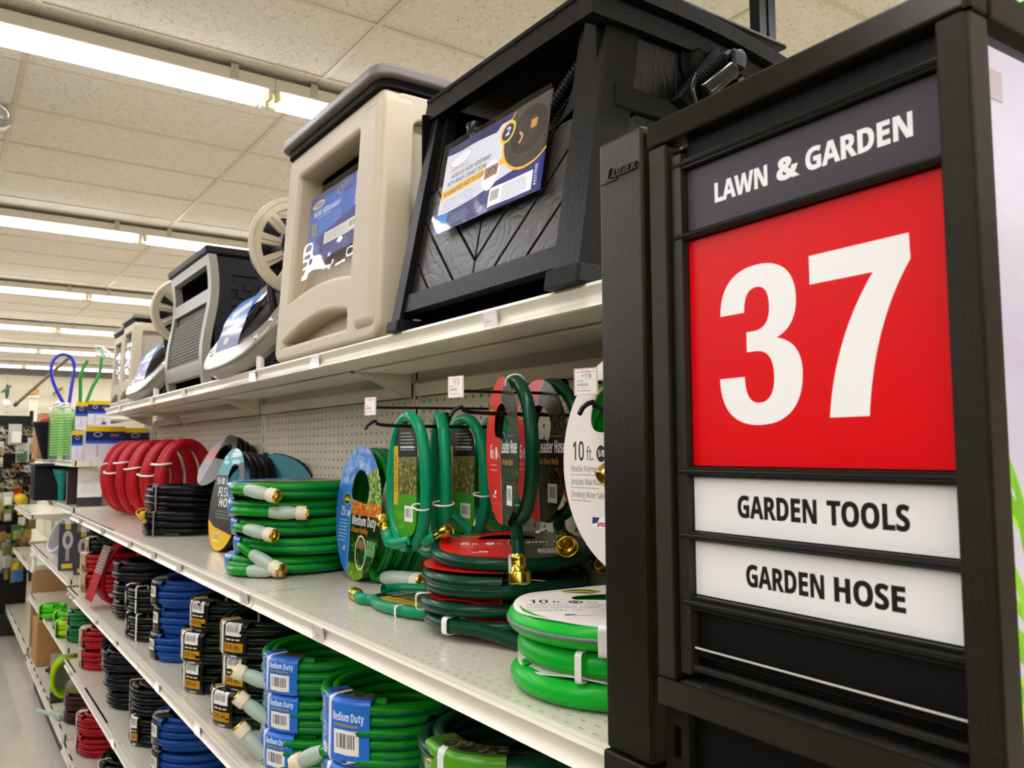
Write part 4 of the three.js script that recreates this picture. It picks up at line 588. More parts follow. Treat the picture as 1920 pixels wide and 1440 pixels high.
// printed bands, u runs round the coil, v from the inner top edge over the outside to the underside
const bandTex = (base, draw, w = 512, h = 512) => M(0xffffff, 0.3, { map: canvasTex(w, h, (g) => { rect(g, 0, 0, w, h, base); draw(g, w, h); }) });
const mediumBand = bandTex('#2a74d8', (g, w, h) => {
  rect(g, 0, 0, w, h * 0.2, '#1c4ea8'); foliage(g, w * 0.3, 0, w * 0.7, h * 0.14, ['#1b1b18', '#2f3a1c', '#50602a'], 80, 26);
  oval(g, w * 0.2, h * 0.34, w * 0.11, h * 0.05); rect(g, w * 0.18, h * 0.2, 5, h * 0.08, '#8db7f0');
  word(g, '50ft.', w * 0.2, h * 0.79, h * 0.2, w * 0.15, '#f2f4f8', { rot: -PI / 2 });
  ell(g, w * 0.29, h * 0.55, w * 0.075, h * 0.065, '#2a6bd0', '#cfe0f8', 6); word(g, '4', w * 0.265, h * 0.575, w * 0.05, h * 0.05, '#f2f4f8'); ell(g, w * 0.3, h * 0.72, w * 0.075, h * 0.055, '#e9eef6', '#9bb7e4', 5); lines(g, w * 0.25, h * 0.705, w * 0.1, 2, 14, 6, '#8f9cba');
  rect(g, w * 0.41, 0, w * 0.085, h, '#eceef2'); rect(g, w * 0.41, 0, 5, h, '#c3c9d6');
  word(g, 'Medium Duty', w * 0.54, h * 0.42, w * 0.4, h * 0.075, '#f4f6fa'); rect(g, w * 0.58, h * 0.445, w * 0.3, h * 0.025, '#a48a62');
  barcode(g, w * 0.57, h * 0.5, w * 0.32, h * 0.22); flag(g, w * 0.68, h * 0.77, w * 0.2, h * 0.05);
});
const lightBand = bandTex('#59a31b', (g, w, h) => {
  rect(g, 0, 0, w, h * 0.2, '#2f6a14'); foliage(g, w * 0.3, 0, w * 0.7, h * 0.17, ['#14140f', '#2b331a', '#4e5a24', '#776f3a'], 120, 22);
  oval(g, w * 0.2, h * 0.33, w * 0.1, h * 0.055); word(g, '50ft.', w * 0.19, h * 0.82, h * 0.2, w * 0.13, '#f4f4ec', { rot: -PI / 2 }); ell(g, w * 0.3, h * 0.55, w * 0.08, h * 0.09, '#4f9a18', '#dff0c2', 6); word(g, '3', w * 0.272, h * 0.565, w * 0.055, h * 0.06, '#f4f4ec');
  rect(g, w * 0.4, h * 0.18, w * 0.09, h, '#eef0e8'); word(g, 'Light Duty', w * 0.56, h * 0.48, w * 0.4, h * 0.085, '#f6f6ee'); rect(g, w * 0.57, h * 0.51, w * 0.36, h * 0.03, '#c9b52a'); barcode(g, w * 0.58, h * 0.62, w * 0.34, h * 0.24);
});
const ochreBand = bandTex('#18150f', (g, w, h) => {
  rect(g, 0, 0, w * 0.28, h, '#c8931a'); oval(g, w * 0.15, h * 0.42, w * 0.1, h * 0.05); rect(g, w * 0.06, h * 0.2, w * 0.08, h * 0.1, '#a87410'); word(g, '50ft', w * 0.17, h * 0.84, h * 0.2, w * 0.12, '#7a5208', { rot: -PI / 2 }); rect(g, w * 0.34, 0, w * 0.1, h, '#efece4');
  barcode(g, w * 0.56, h * 0.24, w * 0.34, h * 0.22); lines(g, w * 0.58, h * 0.5, w * 0.3, 1, 16, 14, '#d8d2c2'); rect(g, w * 0.54, h * 0.56, w * 0.4, h * 0.14, '#c8931a'); word(g, '5/8 in.', w * 0.57, h * 0.66, w * 0.32, h * 0.07, '#1b1712'); flag(g, w * 0.58, h * 0.75, w * 0.26, h * 0.08);
});
const blackBand = bandTex('#15130f', (g, w, h) => {
  rect(g, 0, 0, w * 0.24, h, '#d9d2c0'); oval(g, w * 0.14, h * 0.3, w * 0.09, h * 0.05); lines(g, w * 0.05, h * 0.45, w * 0.16, 6, h * 0.05, 9, '#8d8370'); rect(g, w * 0.32, 0, w * 0.09, h, '#ece8df'); rect(g, w * 0.46, h * 0.2, w * 0.5, h * 0.14, '#3c3020'); barcode(g, w * 0.54, h * 0.38, w * 0.36, h * 0.22); rect(g, w * 0.5, h * 0.63, w * 0.4, h * 0.08, '#6a5638'); flag(g, w * 0.6, h * 0.76, w * 0.25, h * 0.07);
});
const brownBand = bandTex('#8b6a48', (g, w, h) => { rect(g, 0, 0, w, h * 0.25, '#e8e4dc'); for (let i = 0; i < 30; i++) { g.globalAlpha = 0.4; rect(g, rnd(0, w), rnd(0, h), rnd(10, 60), rnd(6, 40), i % 2 ? '#a98660' : '#5e4730'); } g.globalAlpha = 1; rect(g, w * 0.55, 0, w * 0.12, h, '#e6ddd2'); rect(g, w * 0.75, h * 0.3, w * 0.18, h * 0.3, '#caa67a'); });
const smokeBand = bandTex('#2c2a2c', (g, w, h) => { rect(g, w * 0.1, h * 0.1, w * 0.8, h * 0.16, '#d8d5cf'); rect(g, w * 0.44, 0, w * 0.1, h, '#cfcac2'); rect(g, w * 0.6, h * 0.4, w * 0.3, h * 0.24, '#a9a59d'); });

// ---------------------------------------------------------------- third shelf: banded coils
bandedCoil({ label: 'dark green hose coil in a lime band, under another, right of the blue bands', pos: [0.8, THIRD, -1.125], turns: 6, r: 0.0112, mat: H.light, wrap: lightBand, p0: -1.72, dp: 1.0, straps: [], sd: 2 });
bandedCoil({ label: 'dark green hose coil in a lime Light Duty band, its brass end sticking up', pos: [0.8, THIRD + 0.134, -1.135], turns: 6, r: 0.0112, mat: H.light, wrap: lightBand, p0: -1.72, dp: 1.0, straps: [], end: { a: -2.45, kind: 'female', dy: 0.03, dx: -0.02 }, sd: 3, out: 0.07 });
const mg = 'green medium duty hoses in blue paper bands';
[[0.8, 0, -1.545, 'lower of two in the right blue banded stack', 0.9, -1.6], [0.8, 0.123, -1.545, 'upper of two in the right blue banded stack', 1.7, -1.58]].forEach(([x, y, z, w, sd, a], i) => bandedCoil({ label: 'green hose coil in a blue band, ' + w, group: mg, pos: [x, THIRD + y, z], turns: 6, r: 0.0104, mat: H.green, wrap: mediumBand, p0: -1.78 + i * 0.03, dp: 0.9, stripe: H.stripe, straps: [], end: { a: a, kind: 'sleeve', dy: i ? -0.02 : 0.03, dx: -0.012 }, sd }));
[[0.8, 0, -1.915, 'lowest of three in the left stack', 2.2, -1.5, 0.03], [0.805, 0.083, -1.91, 'middle of three in the left stack', 3.1, -1.56, 0.02], [0.8, 0.166, -1.91, 'top of three in the left stack', 4.4, -1.56, 0.01]].forEach(([x, y, z, w, sd, a, dy], i) => bandedCoil({ label: 'green hose coil in a blue band, ' + w, group: mg, pos: [x, THIRD + y, z], turns: 4, r: 0.0104, mat: H.green, wrap: mediumBand, p0: -1.76 + i * 0.02, dp: 0.85, stripe: H.stripe, straps: [], end: { a, kind: 'sleeve', dy, dx: -0.02 }, sd, out: 0.02 }));
const pos3 = ['lowest of three', 'middle of three', 'top of three'];
[[0.80, -2.27, 'right'], [0.8, -2.63, 'left']].forEach(([x, z, s], c) => { for (let i = 0; i < 3; i++) bandedCoil({ label: 'dark green hose coil in an ochre band, ' + pos3[i] + ' in the ' + s + ' stack', group: 'dark green hoses in ochre bands', pos: [x + 0.012 * ((i * 2 + c) % 3 - 1), THIRD + i * 0.089, z + 0.01 * (i - 1)], turns: 4, r: 0.0113, mat: H.dark, wrap: ochreBand, p0: -1.78 + 0.05 * ((i + c) % 3), dp: 0.78, straps: [-2.9], sd: i + c * 4 }); });
for (let i = 0; i < 3; i++) bandedCoil({ label: 'blue hose coil in a black band, ' + pos3[i] + ' on the third shelf', group: 'blue hoses in black bands', pos: [0.8 + 0.01 * (i % 2), THIRD + i * 0.089, -3.09], turns: 4, r: 0.0113, mat: H.blue, wrap: blackBand, p0: -1.95, dp: 0.62, straps: [], sd: 9 + i });
for (let i = 0; i < 2; i++) bandedCoil({ label: 'black hose coil with clear band, ' + ['lower', 'upper'][i] + ' of two beside the tall blue stack', pos: [0.79, THIRD + i * 0.1, -3.47 - i * 0.02], turns: 4, r: 0.0125, mat: H.black, wrap: smokeBand, p0: -1.95, dp: 0.3, straps: [-1.1], end: { a: -2.2, kind: i ? 'sleeve' : 'male', dy: 0.02 }, sd: 14 + i });
for (let i = 0; i < 3; i++) bandedCoil({ label: 'thick black hose coil, ' + pos3[i] + ' in the plain stack on the third shelf', pos: [0.81, THIRD + i * 0.08, -3.93], turns: 3, r: 0.0135, mat: H.black, straps: [-1.3], strapMat: clipPlastic, sd: 17 + i });
for (let i = 0; i < 2; i++) bandedCoil({ label: 'red hose coil in a brown band, ' + ['lower', 'upper'][i] + ' of two on the third shelf', pos: [0.8, THIRD + i * 0.1 + 0.0, -4.78], turns: 4, r: 0.0125, mat: H.red, wrap: brownBand, p0: -1.95, dp: 0.8, straps: [], end: { a: -2.3, kind: 'female' }, sd: 20 + i });
bandedCoil({ label: 'black hose coil lying on the red coils at the far end of the third shelf', pos: [0.82, THIRD + 0.199, -4.78], turns: 3, r: 0.0125, mat: H.black, wrap: brownBand, p0: -1.9, dp: 0.6, straps: [], sd: 23 });

// ---------------------------------------------------------------- fourth shelf and base deck
for (let i = 0; i < 2; i++) bandedCoil({ label: 'blue hose coil in a black band, ' + ['lower', 'upper'][i] + ' of the pair on the fourth shelf', pos: [0.8, FOURTH + i * 0.1, -3.0 - 0.01 * i], turns: 4, r: 0.0125, mat: H.blue, wrap: blackBand, p0: -1.95, dp: 0.65, straps: [], end: i ? undefined : { a: -2.5, kind: 'male', dx: -0.03, dy: 0.02 }, sd: 30 + i });
for (let i = 0; i < 2; i++) bandedCoil({ label: 'black hose coil, ' + ['lower', 'upper'][i] + ' of two beside the blue pair on the fourth shelf', pos: [0.8, FOURTH + i * 0.108, -3.42], turns: 4, r: 0.0135, mat: H.black, straps: [-1.9], wrap: i ? undefined : ochreBand, p0: -1.5, dp: 0.4, end: i ? undefined : { a: -2.3, kind: 'male', dx: -0.02, dy: -0.015 }, out: 0.11, sd: 33 + i });
for (let i = 0; i < 3; i++) bandedCoil({ label: 'ribbed black hose coil, ' + pos3[i] + ' in the tall black stack on the fourth shelf', pos: [0.8 - 0.012 * i, FOURTH + i * 0.079, -3.95], turns: 4, r: 0.01, mat: H.black, straps: [-1.4], strapMat: clipPlastic, sd: 36 + i });
{
  const t = thing('garden_hose', 'loose black hose coil standing on edge between the red and black stacks', 'garden hose', [0.79, FOURTH + 0.152, -4.24], 0.25); t.rotation.z = PI / 2;
  obj('hose', path(coilPts({ R: 0.138, r: 0.0135, turns: 3 }), 0.0135), H.black, t); obj('strap', strap(0.138, 0.4, 0.014, 0.08, 0), strapWhite, t);
}
for (let i = 0; i < 2; i++) bandedCoil({ label: 'red hose coil with a brown band, ' + ['lower', 'upper'][i] + ' of two on the fourth shelf', pos: [0.8, FOURTH + i * 0.1, -4.72], turns: 4, r: 0.0125, mat: H.red, wrap: brownBand, p0: -1.95, dp: 0.6, straps: [], sd: 40 + i });
for (let i = 0; i < 2; i++) bandedCoil({ label: 'red hose coil with a clear band, ' + ['lower', 'upper'][i] + ' of the pair on the base deck', pos: [0.8, BASE + i * 0.1, -4.72], turns: 4, r: 0.0125, mat: H.red, wrap: brownBand, p0: -1.95, dp: 0.35, straps: [], sd: 43 + i });
for (let i = 0; i < 2; i++) bandedCoil({ label: 'dark maroon ribbed hose coil, ' + ['lower', 'upper'][i] + ' one on the base deck left of the red pair', pos: [0.79, BASE + i * 0.085 + 0.02, -5.2], turns: 4, r: 0.0106, mat: H.maroon, straps: [-1.4], strapMat: clipPlastic, sd: 46 + i });
bandedCoil({ label: 'black hose coil on the base deck at the bottom of the picture', pos: [0.82, BASE, -4.2], turns: 5, r: 0.0125, mat: H.black, straps: [-1.5], sd: 49 });

// ---------------------------------------------------------------- middle shelf
const UPFACE = new THREE.Matrix4().makeBasis(V(0, 0, 1), V(1, 0, 0), V(0, 1, 0));      // coil axis -> +x, angle 0 at the top
const CARDFACE = new THREE.Matrix4().makeBasis(V(0, 0, 1), V(0, 1, 0), V(-1, 0, 0));   // flat card facing the aisle
function disc(rx, ry, hole, o = {}) {
  const s = new THREE.Shape(); s.absellipse(0, 0, rx, ry, 0, 2 * PI);
  if (hole) { const [cx, cy, a, b, flatY] = hole, h = new THREE.Path(); h.moveTo(cx - a, cy - b * 0.3); h.bezierCurveTo(cx - a, cy + b, cx - a * 0.3, cy + b * 1.5, cx + a * 0.3, cy + b * 1.2); h.bezierCurveTo(cx + a, cy + b * 0.7, cx + a * 1.1, cy - b * 0.2, cx + a * 0.8, cy - b); h.lineTo(cx - a * 0.7, cy - b * 0.8); h.quadraticCurveTo(cx - a, cy - b * 0.8, cx - a, cy - b * 0.3); s.holes.push(h); }
  return fit(clean(extr(s, 0.0012, { curveSegments: 40 })), 0, 1, -rx, -ry, 2 * rx, 2 * ry);
}
const leaderCard = M(0xffffff, 0.28, { map: canvasTex(1024, 1024, (g, w, h) => {
  rect(g, 0, 0, w, h, '#11100d'); foliage(g, w * 0.45, 0, w * 0.55, h * 0.42, ['#161810', '#272c14', '#3d421c', '#55521f', '#0e0f0a'], 700, 24); foliage(g, w * 0.3, h * 0.62, w * 0.7, h * 0.38, ['#14150d', '#2a2f16', '#454219', '#6b6226', '#0e0f0a'], 900, 22);
  for (let i = 0; i < 40; i++) { g.globalAlpha = 0.5; ell(g, w * rnd(0.5, 0.66), h * rnd(0.6, 0.95), rnd(10, 34), rnd(8, 20), i % 2 ? '#55565c' : '#34353a'); } g.globalAlpha = 1;
  poly(g, [[0, 0], [w * 0.62, 0], [w * 0.5, h * 0.12], [w * 0.47, h * 0.5], [w * 0.52, h], [0, h]], '#df0f14');
  g.strokeStyle = '#f4d9cf'; g.lineWidth = 5; g.beginPath(); g.moveTo(w * 0.62, 0); g.lineTo(w * 0.5, h * 0.12); g.lineTo(w * 0.47, h * 0.5); g.lineTo(w * 0.52, h); g.stroke();
  word(g, '6', w * 0.14, h * 0.56, w * 0.07, h * 0.1, '#f7efe9'); word(g, 'ft.', w * 0.22, h * 0.56, w * 0.06, h * 0.07, '#f7efe9'); rect(g, w * 0.295, h * 0.47, 3, h * 0.1, '#f7efe9'); ell(g, w * 0.345, h * 0.52, w * 0.032, h * 0.045, '#f7efe9'); word(g, 'dia.', w * 0.39, h * 0.55, w * 0.05, h * 0.035, '#f7efe9', { weight: 'normal' });
  lines(g, w * 0.15, h * 0.6, w * 0.26, 2, h * 0.035, 8, '#f3b9ae'); flag(g, w * 0.24, h * 0.78, w * 0.1, h * 0.05);
  word(g, 'Leader Hose', w * 0.5, h * 0.52, w * 0.45, h * 0.085, '#f1f0ea'); word(g, 'for Hose Reels', w * 0.52, h * 0.6, w * 0.32, h * 0.045, '#c8902a'); rect(g, w * 0.5, h * 0.405, w * 0.4, 4, '#8d8a80');
  barcode(g, w * 0.66, h * 0.73, w * 0.15, h * 0.13); oval(g, w * 0.2, h * 0.22, w * 0.065, h * 0.05);
}) });
const tenCard = M(0xffffff, 0.4, { map: canvasTex(1024, 1024, (g, w, h) => {
  rect(g, 0, 0, w, h, '#e9e1d6'); poly(g, [[w * 0.56, h * 0.4], [w, h * 0.3], [w, h], [w * 0.4, h]], '#4a4442'); rect(g, w * 0.545, h * 0.4, 7, h * 0.6, '#8d8982');
  g.strokeStyle = '#3a9a42'; g.lineWidth = 26; g.beginPath(); g.arc(w * 0.85, h * 0.9, w * 0.3, PI, 1.6 * PI); g.stroke(); g.beginPath(); g.arc(w * 0.85, h * 0.9, w * 0.24, PI, 1.6 * PI); g.stroke();
  word(g, '10', w * 0.07, h * 0.49, w * 0.095, h * 0.085, '#171513', { weight: 'normal', stroke: 3 }); word(g, 'ft.', w * 0.18, h * 0.49, w * 0.055, h * 0.058, '#171513', { weight: 'normal' }); rect(g, w * 0.247, h * 0.4, 2, h * 0.1, '#b9b2a8'); ell(g, w * 0.29, h * 0.46, w * 0.034, h * 0.038, '#171513'); word(g, '5/8', w * 0.266, h * 0.474, w * 0.048, h * 0.03, '#f2eee6'); word(g, 'dia', w * 0.335, h * 0.49, w * 0.055, h * 0.042, '#2c2926', { weight: 'normal' });
  const L = [['Flexible Polymer Construction', 0.545, 0.36, 0.028], ['Includes Male/Male Adapter', 0.605, 0.33, 0.028], ['Drinking Water Safe', 0.665, 0.25, 0.028]];
  L.forEach(([s, y, ww, c]) => { word(g, s, w * 0.06, h * y, w * ww, h * c, '#4c4740', { weight: 'normal' }); lines(g, w * 0.06, h * (y + 0.012), w * ww * 0.8, 1, 10, 5, '#9a9388'); });
  flag(g, w * 0.22, h * 0.75, w * 0.12, h * 0.045); oval(g, w * 0.34, h * 0.17, w * 0.1, h * 0.055); word(g, 'Drinking', w * 0.62, h * 0.56, w * 0.3, h * 0.06, '#f0ece6'); poly(g, [[w * 0.62, h * 0.64], [w * 0.66, h * 0.64], [w * 0.64, h * 0.69]], '#d4202c'); barcode(g, w * 0.76, h * 0.8, w * 0.14, h * 0.12);
}) });
const mediumCard = M(0xffffff, 0.25, { map: canvasTex(1024, 1024, (g, w, h) => {
  rect(g, 0, 0, w, h, '#3c83dc'); for (let i = 0; i < 50; i++) { g.globalAlpha = 0.25; ell(g, rnd(0, w * 0.7), rnd(0, h * 0.3), rnd(20, 120), rnd(14, 50), '#e8f0fa'); } g.globalAlpha = 1;
  g.save(); g.beginPath(); g.moveTo(w * 0.36, h * 0.34); g.lineTo(w, h * 0.1); g.lineTo(w, h); g.lineTo(w * 0.36, h); g.closePath(); g.clip();
  foliage(g, w * 0.3, 0, w * 0.7, h * 0.52, ['#5c8a24', '#86ad38', '#a8c552', '#3d6a1c', '#c8cfa0'], 900, 26); rect(g, w * 0.6, 0, w * 0.2, h * 0.2, '#8b8d8c'); rect(g, w * 0.69, 0, 8, h * 0.2, '#e4e4e0'); foliage(g, w * 0.36, h * 0.33, w * 0.4, h * 0.1, ['#a8a394', '#8d9a78', '#cbc4b2'], 160, 20); foliage(g, w * 0.36, h * 0.42, w * 0.64, h * 0.1, ['#d84a2a', '#e8622c', '#7ba02a', '#c9d23a'], 240, 22);
  rect(g, w * 0.3, h * 0.52, w * 0.7, h * 0.15, '#151210'); rect(g, w * 0.3, h * 0.66, w * 0.7, h * 0.4, '#1d1d14'); foliage(g, w * 0.36, h * 0.67, w * 0.64, h * 0.33, ['#1d3a18', '#2f5a22', '#1a2414', '#4b7a2c', '#12180e'], 500, 30); foliage(g, w * 0.3, h * 0.88, w * 0.4, h * 0.12, ['#6d9a22', '#8fb52a', '#527a18'], 200, 24);
  ell(g, w * 0.62, h * 0.79, w * 0.11, h * 0.12, null, '#e4e2cf', 15); foliage(g, w * 0.55, h * 0.7, w * 0.14, h * 0.06, ['#a45a3c', '#5c8a3c', '#7a6a4a'], 40, 18); foliage(g, w * 0.74, h * 0.69, w * 0.18, h * 0.11, ['#6c9a62', '#4c7a48', '#86b07a'], 60, 18); g.restore();
  rect(g, w * 0.345, h * 0.3, 10, h * 0.7, '#9cc2ee');
  oval(g, w * 0.25, h * 0.41, w * 0.09, h * 0.045); word(g, '25', w * 0.12, h * 0.54, w * 0.1, h * 0.07, '#eaf2fb'); word(g, 'ft.', w * 0.225, h * 0.54, w * 0.04, h * 0.05, '#eaf2fb'); ell(g, w * 0.305, h * 0.52, w * 0.024, h * 0.024, '#eaf2fb'); lines(g, w * 0.1, h * 0.57, w * 0.2, 7, h * 0.026, 9, '#cfe1f6'); flag(g, w * 0.2, h * 0.77, w * 0.07, h * 0.03);
  word(g, 'Medium Duty', w * 0.39, h * 0.595, w * 0.52, h * 0.07, '#f2efe8'); word(g, 'All Season Flexibility', w * 0.39, h * 0.65, w * 0.36, h * 0.04, '#d8951f');
}) });
const tealCard = M(0xffffff, 0.3, { map: canvasTex(512, 1024, (g, w, h) => {
  rect(g, 0, 0, w, h, '#101010'); foliage(g, 0, h * 0.28, w, h * 0.34, ['#6a6a2c', '#8a7a3a', '#46501e', '#a89a5a', '#2c3416'], 300, 26); rect(g, 0, h * 0.62, w, h * 0.38, '#3f9a1c'); rect(g, 0, h * 0.18, w * 0.2, h * 0.54, '#d8b11c'); word(g, 'LIGHT DUTY', w * 0.14, h * 0.6, h * 0.34, w * 0.1, '#7a6408', { rot: -PI / 2 }); lines(g, w * 0.3, h * 0.06, w * 0.6, 6, h * 0.03, 12, '#a9a9a4'); rect(g, w * 0.28, h * 0.19, w * 0.66, 10, '#e8e8e4'); barcode(g, w * 0.5, h * 0.72, w * 0.36, h * 0.14);
}) });
const bare = (o) => {   // coil with a card on top, lying flat
  const t = thing('leader_hose', o.label, 'garden hose', o.pos, o.turn ?? -0.607, o.group); if (o.tilt) { t.rotation.order = 'YXZ'; t.rotation.x = o.tilt; if (o.roll) t.rotation.z = o.roll; }
  const { R, r, turns = 1.06 } = o, pts = coilPts({ R, r, turns, a0: o.a0 ?? 0.6, sd: o.sd ?? 1, wob: 0.12, a1: o.rev ? (o.a0 ?? 0.6) - turns * 2 * PI : undefined });
  const tan = pts[0].clone().sub(pts[1]).normalize(), out = o.out ?? 0.05, all = o.kind ? [pts[0].clone().addScaledVector(tan, out).add(V(...(o.shift ?? [0, 0, 0]))), pts[0].clone().addScaledVector(tan, out * 0.5).add(V(...(o.shift ?? [0, 0, 0])).multiplyScalar(0.4)), ...pts] : pts;
  const hose = obj('hose', [path(all, r, 14)].concat(o.inner ? [path(coilPts({ R: R - 1.95 * r, r, turns: 1, a0: 2, sd: 3, wob: 0.1 }), r, 10)] : []), o.mat, t);
  if (o.stripe) obj('stripe', path(pts.map((p) => V(p.x * (1 + r * 0.9 / R), p.y - r * 0.05, p.z * (1 + r * 0.9 / R))), r * 0.2, 6), H.grey, hose);
  if (o.card) { const c = disc(o.cardR ?? R * 0.97, o.cardR ?? R * 0.97, o.hole ?? [-0.01, o.cardR ? 0.05 : R * 0.42, R * 0.4, R * 0.17]); const p = c.attributes.position; for (let i = 0; i < p.count; i++) { const a = Math.atan2(p.getX(i), p.getY(i)), q = Math.hypot(p.getX(i), p.getY(i)) / R; p.setZ(i, p.getZ(i) + (o.wave ?? 0.0015) * q * q * Math.sin(a * 5 + (o.sd ?? 1))); } c.computeVertexNormals(); obj('hose_card', c.rotateX(-PI / 2).translate(0, 2 * r + 0.0005 + (o.lift ?? 0), 0), o.card, t); }
  for (const a of o.straps ?? []) obj('strap', strap(R - (o.strapIn ?? 0.006), a, r + 0.008, 2 * r + 0.002, 0, o.strapW ?? 0.012), strapWhite, t);
  if (o.kind) fitting(t, all[0].clone(), all[0].clone().sub(all[1]), o.kind, o.fs ?? 1);
  return t;
};
// 10 ft drinking water hoses near the end post
const r10 = 0.0165, g10 = { R: 0.142, r: r10, mat: H.lightgreen };
bare({ ...g10, label: 'bright green hose coil at the bottom of the pile beside the black post', pos: [0.795, MID, -0.868], card: tenCard, cardR: 0.15, wave: 0.004, straps: [], a0: -1.62, kind: 'female', out: 0.075, shift: [0.035, -0.004, 0.0], fs: 0.95, sd: 2 });
bare({ ...g10, label: 'bright green hose coil in the middle of the pile beside the black post', pos: [0.8, MID + 0.035, -0.862], straps: [-0.55], sd: 3, strapW: 0.009 });
bare({ ...g10, label: 'bright green hose coil with a cream 10 ft card, topmost beside the black post', pos: [0.79, MID + 0.07, -0.868], card: tenCard, cardR: 0.151, stripe: true, straps: [-0.28], sd: 1, inner: true, strapW: 0.011 });
// 6 ft leader hoses
const g6 = { R: 0.138, r: 0.0118, mat: H.leader, card: leaderCard, group: 'dark green leader hoses in the flat pile' };
bare({ ...g6, label: 'dark green leader hose lowest in the flat pile, brass end on the shelf', pos: [0.858, MID + 0.012, -1.25], a0: -0.35, kind: 'female', out: 0.05, shift: [0.03, -0.012, 0.03], straps: [-0.75], rev: true, wave: 0.004, sd: 1 });
bare({ ...g6, label: 'dark green leader hose with a red card, second from the bottom of the flat pile', pos: [0.852, MID + 0.0385, -1.262], wave: 0.004, straps: [-1.35], sd: 2 });
bare({ ...g6, label: 'dark green leader hose of two loops, third from the bottom of the flat pile', pos: [0.856, MID + 0.065, -1.25], turns: 1.9, card: undefined, sd: 4 });
bare({ ...g6, label: 'dark green leader hose with a tilted red and camouflage card, top of the flat pile', pos: [0.872, MID + 0.124, -1.25], tilt: 0.07, roll: 0.01, straps: [-0.02, 2.7], strapW: 0.009, a0: 1.75, kind: 'female', out: 0.045, shift: [0, -0.008, 0], sd: 3 });
{ const c = obj('hose_card', disc(0.139, 0.139, [-0.01, 0.058, 0.055, 0.023]).rotateX(-PI / 2).rotateY(-0.607), leaderCard); c.position.set(0.852, MID + 0.1145, -1.262); tag(c, 'loose red hose card between the upper coils of the flat leader hose pile', 'card'); }

// ---- hanging coils
function hanging(o) {
  const t = thing(o.name ?? 'hanging_hose', o.label, 'garden hose', o.pos, o.turn ?? 0, o.group), { Rh, Rv, r, turns = 2 } = o;
  if (o.lean) { t.rotation.order = 'YXZ'; t.rotation.z = o.lean; }
  const pts = coilPts({ R: 1, r: 0, turns, a0: o.a0 ?? PI, a1: o.a1, ax: Rh, az: Rv, wob: 0 }).map((p, i, l) => V(p.x + 0.002 * Math.sin(i * 0.7), (o.pitch ?? 2 * r) * turns * i / l.length + r, p.z)).map((p) => p.applyMatrix4(UPFACE));
  const ends = o.tail ? [V(...o.tail[0]), V(...o.tail[1])] : [];
  const hose = obj('hose', path([...ends, ...pts, ...(o.tail2 ? o.tail2.map((q) => V(...q)) : [])], r, 12), o.mat, t);
  if (o.stripe) obj('stripe', path(pts.map((p) => V(p.x - r * 0.5, p.y * (1 + r * 0.72 / Rv), p.z * (1 + r * 0.72 / Rh))), r * 0.22, 5), o.stripe, hose);
  if (o.card) obj('hose_card', (o.rectCard ? fit(clean(extr(rrect(-o.cw, -o.ch, 2 * o.cw, 2 * o.ch, o.cw * 0.9), 0.0012)), 0, 1, -o.cw, -o.ch, 2 * o.cw, 2 * o.ch) : disc(o.cw ?? Rh, o.ch ?? Rv, o.hole)).applyMatrix4(CARDFACE).translate(o.cx ?? -0.0015, o.cy ?? 0, 0), o.card, t);
  for (const a of o.ties ?? []) { const c = V(r * turns, Rv * Math.cos(a), Rh * Math.sin(a)), u = V(0, Math.cos(a), Math.sin(a)); obj('tie', tube(Array.from({ length: 10 }, (_, k) => c.clone().addScaledVector(u, Math.cos(k * PI / 5) * (r + 0.003)).add(V(Math.sin(k * PI / 5) * (r * turns + 0.003), 0, 0))), 0.0018, 30, 6, true), strapWhite, t); }
  if (o.tail) fitting(t, V(...o.tail[0]), V(...o.tail[0]).sub(V(...o.tail[1])), o.kind ?? 'female', o.fs ?? 1);
  if (o.tail2) { const l = o.tail2; fitting(t, V(...l[l.length - 1]), V(...l[l.length - 1]).sub(V(...l[l.length - 2])), o.kind2 ?? 'male', o.fs ?? 1); }
  return t;
}
const hl = { Rh: 0.108, Rv: 0.112, r: 0.0105, mat: H.leader, card: leaderCard, cw: 0.112, ch: 0.119, hole: [0.0, 0.042, 0.05, 0.026], name: 'leader_hose' };
hanging({ ...hl, label: 'dark green leader hose hanging on a hook, its red card nearly edge on', pos: [0.752, 1.7, -1.105], turn: -0.36, turns: 1.2, pitch: 0.012, tail: [[0.02, -0.168, 0.02], [0.02, -0.132, 0.012]], ties: [0.3], a0: 2.9 });
hanging({ ...hl, label: 'dark green leader hose hanging behind, its black card reading Leader Hose turned to the aisle', pos: [0.836, 1.7, -1.118], turn: -0.2, turns: 1.6, pitch: 0.016, tail: [[0.005, -0.138, 0.075], [0.02, -0.125, 0.03]], a0: 2.7, ties: [-0.3, 3.6] });
hanging({ ...hl, label: 'dark green leader hose at the back of the hook, mostly hidden in shade', pos: [0.925, 1.698, -1.1], turn: -0.2, turns: 2, ties: [0.4] });
hanging({ label: 'bright green 10 ft hose hanging with a large cream card beside the black post', pos: [0.69, 1.684, -0.735], Rh: 0.127, Rv: 0.129, r: 0.0125, mat: H.lightgreen, stripe: H.grey, card: tenCard, cw: 0.131, ch: 0.138, hole: [-0.012, 0.062, 0.062, 0.03], turns: 2, fs: 0.85, tail: [[-0.022, 0.004, 0.008], [-0.002, 0.022, 0.012]], ties: [], a0: PI * 0.9, tail2: [[0.05, 0.1, 0.05], [0.035, 0.13, 0.0], [0.03, 0.145, -0.035]] });
const tl = { Rh: 0.07, Rv: 0.124, r: 0.0112, pitch: 0.014, mat: H.teal, card: tealCard, rectCard: true, cw: 0.05, ch: 0.105, turns: 1.15, ties: [1.95], group: 'teal hoses hanging in a row' };
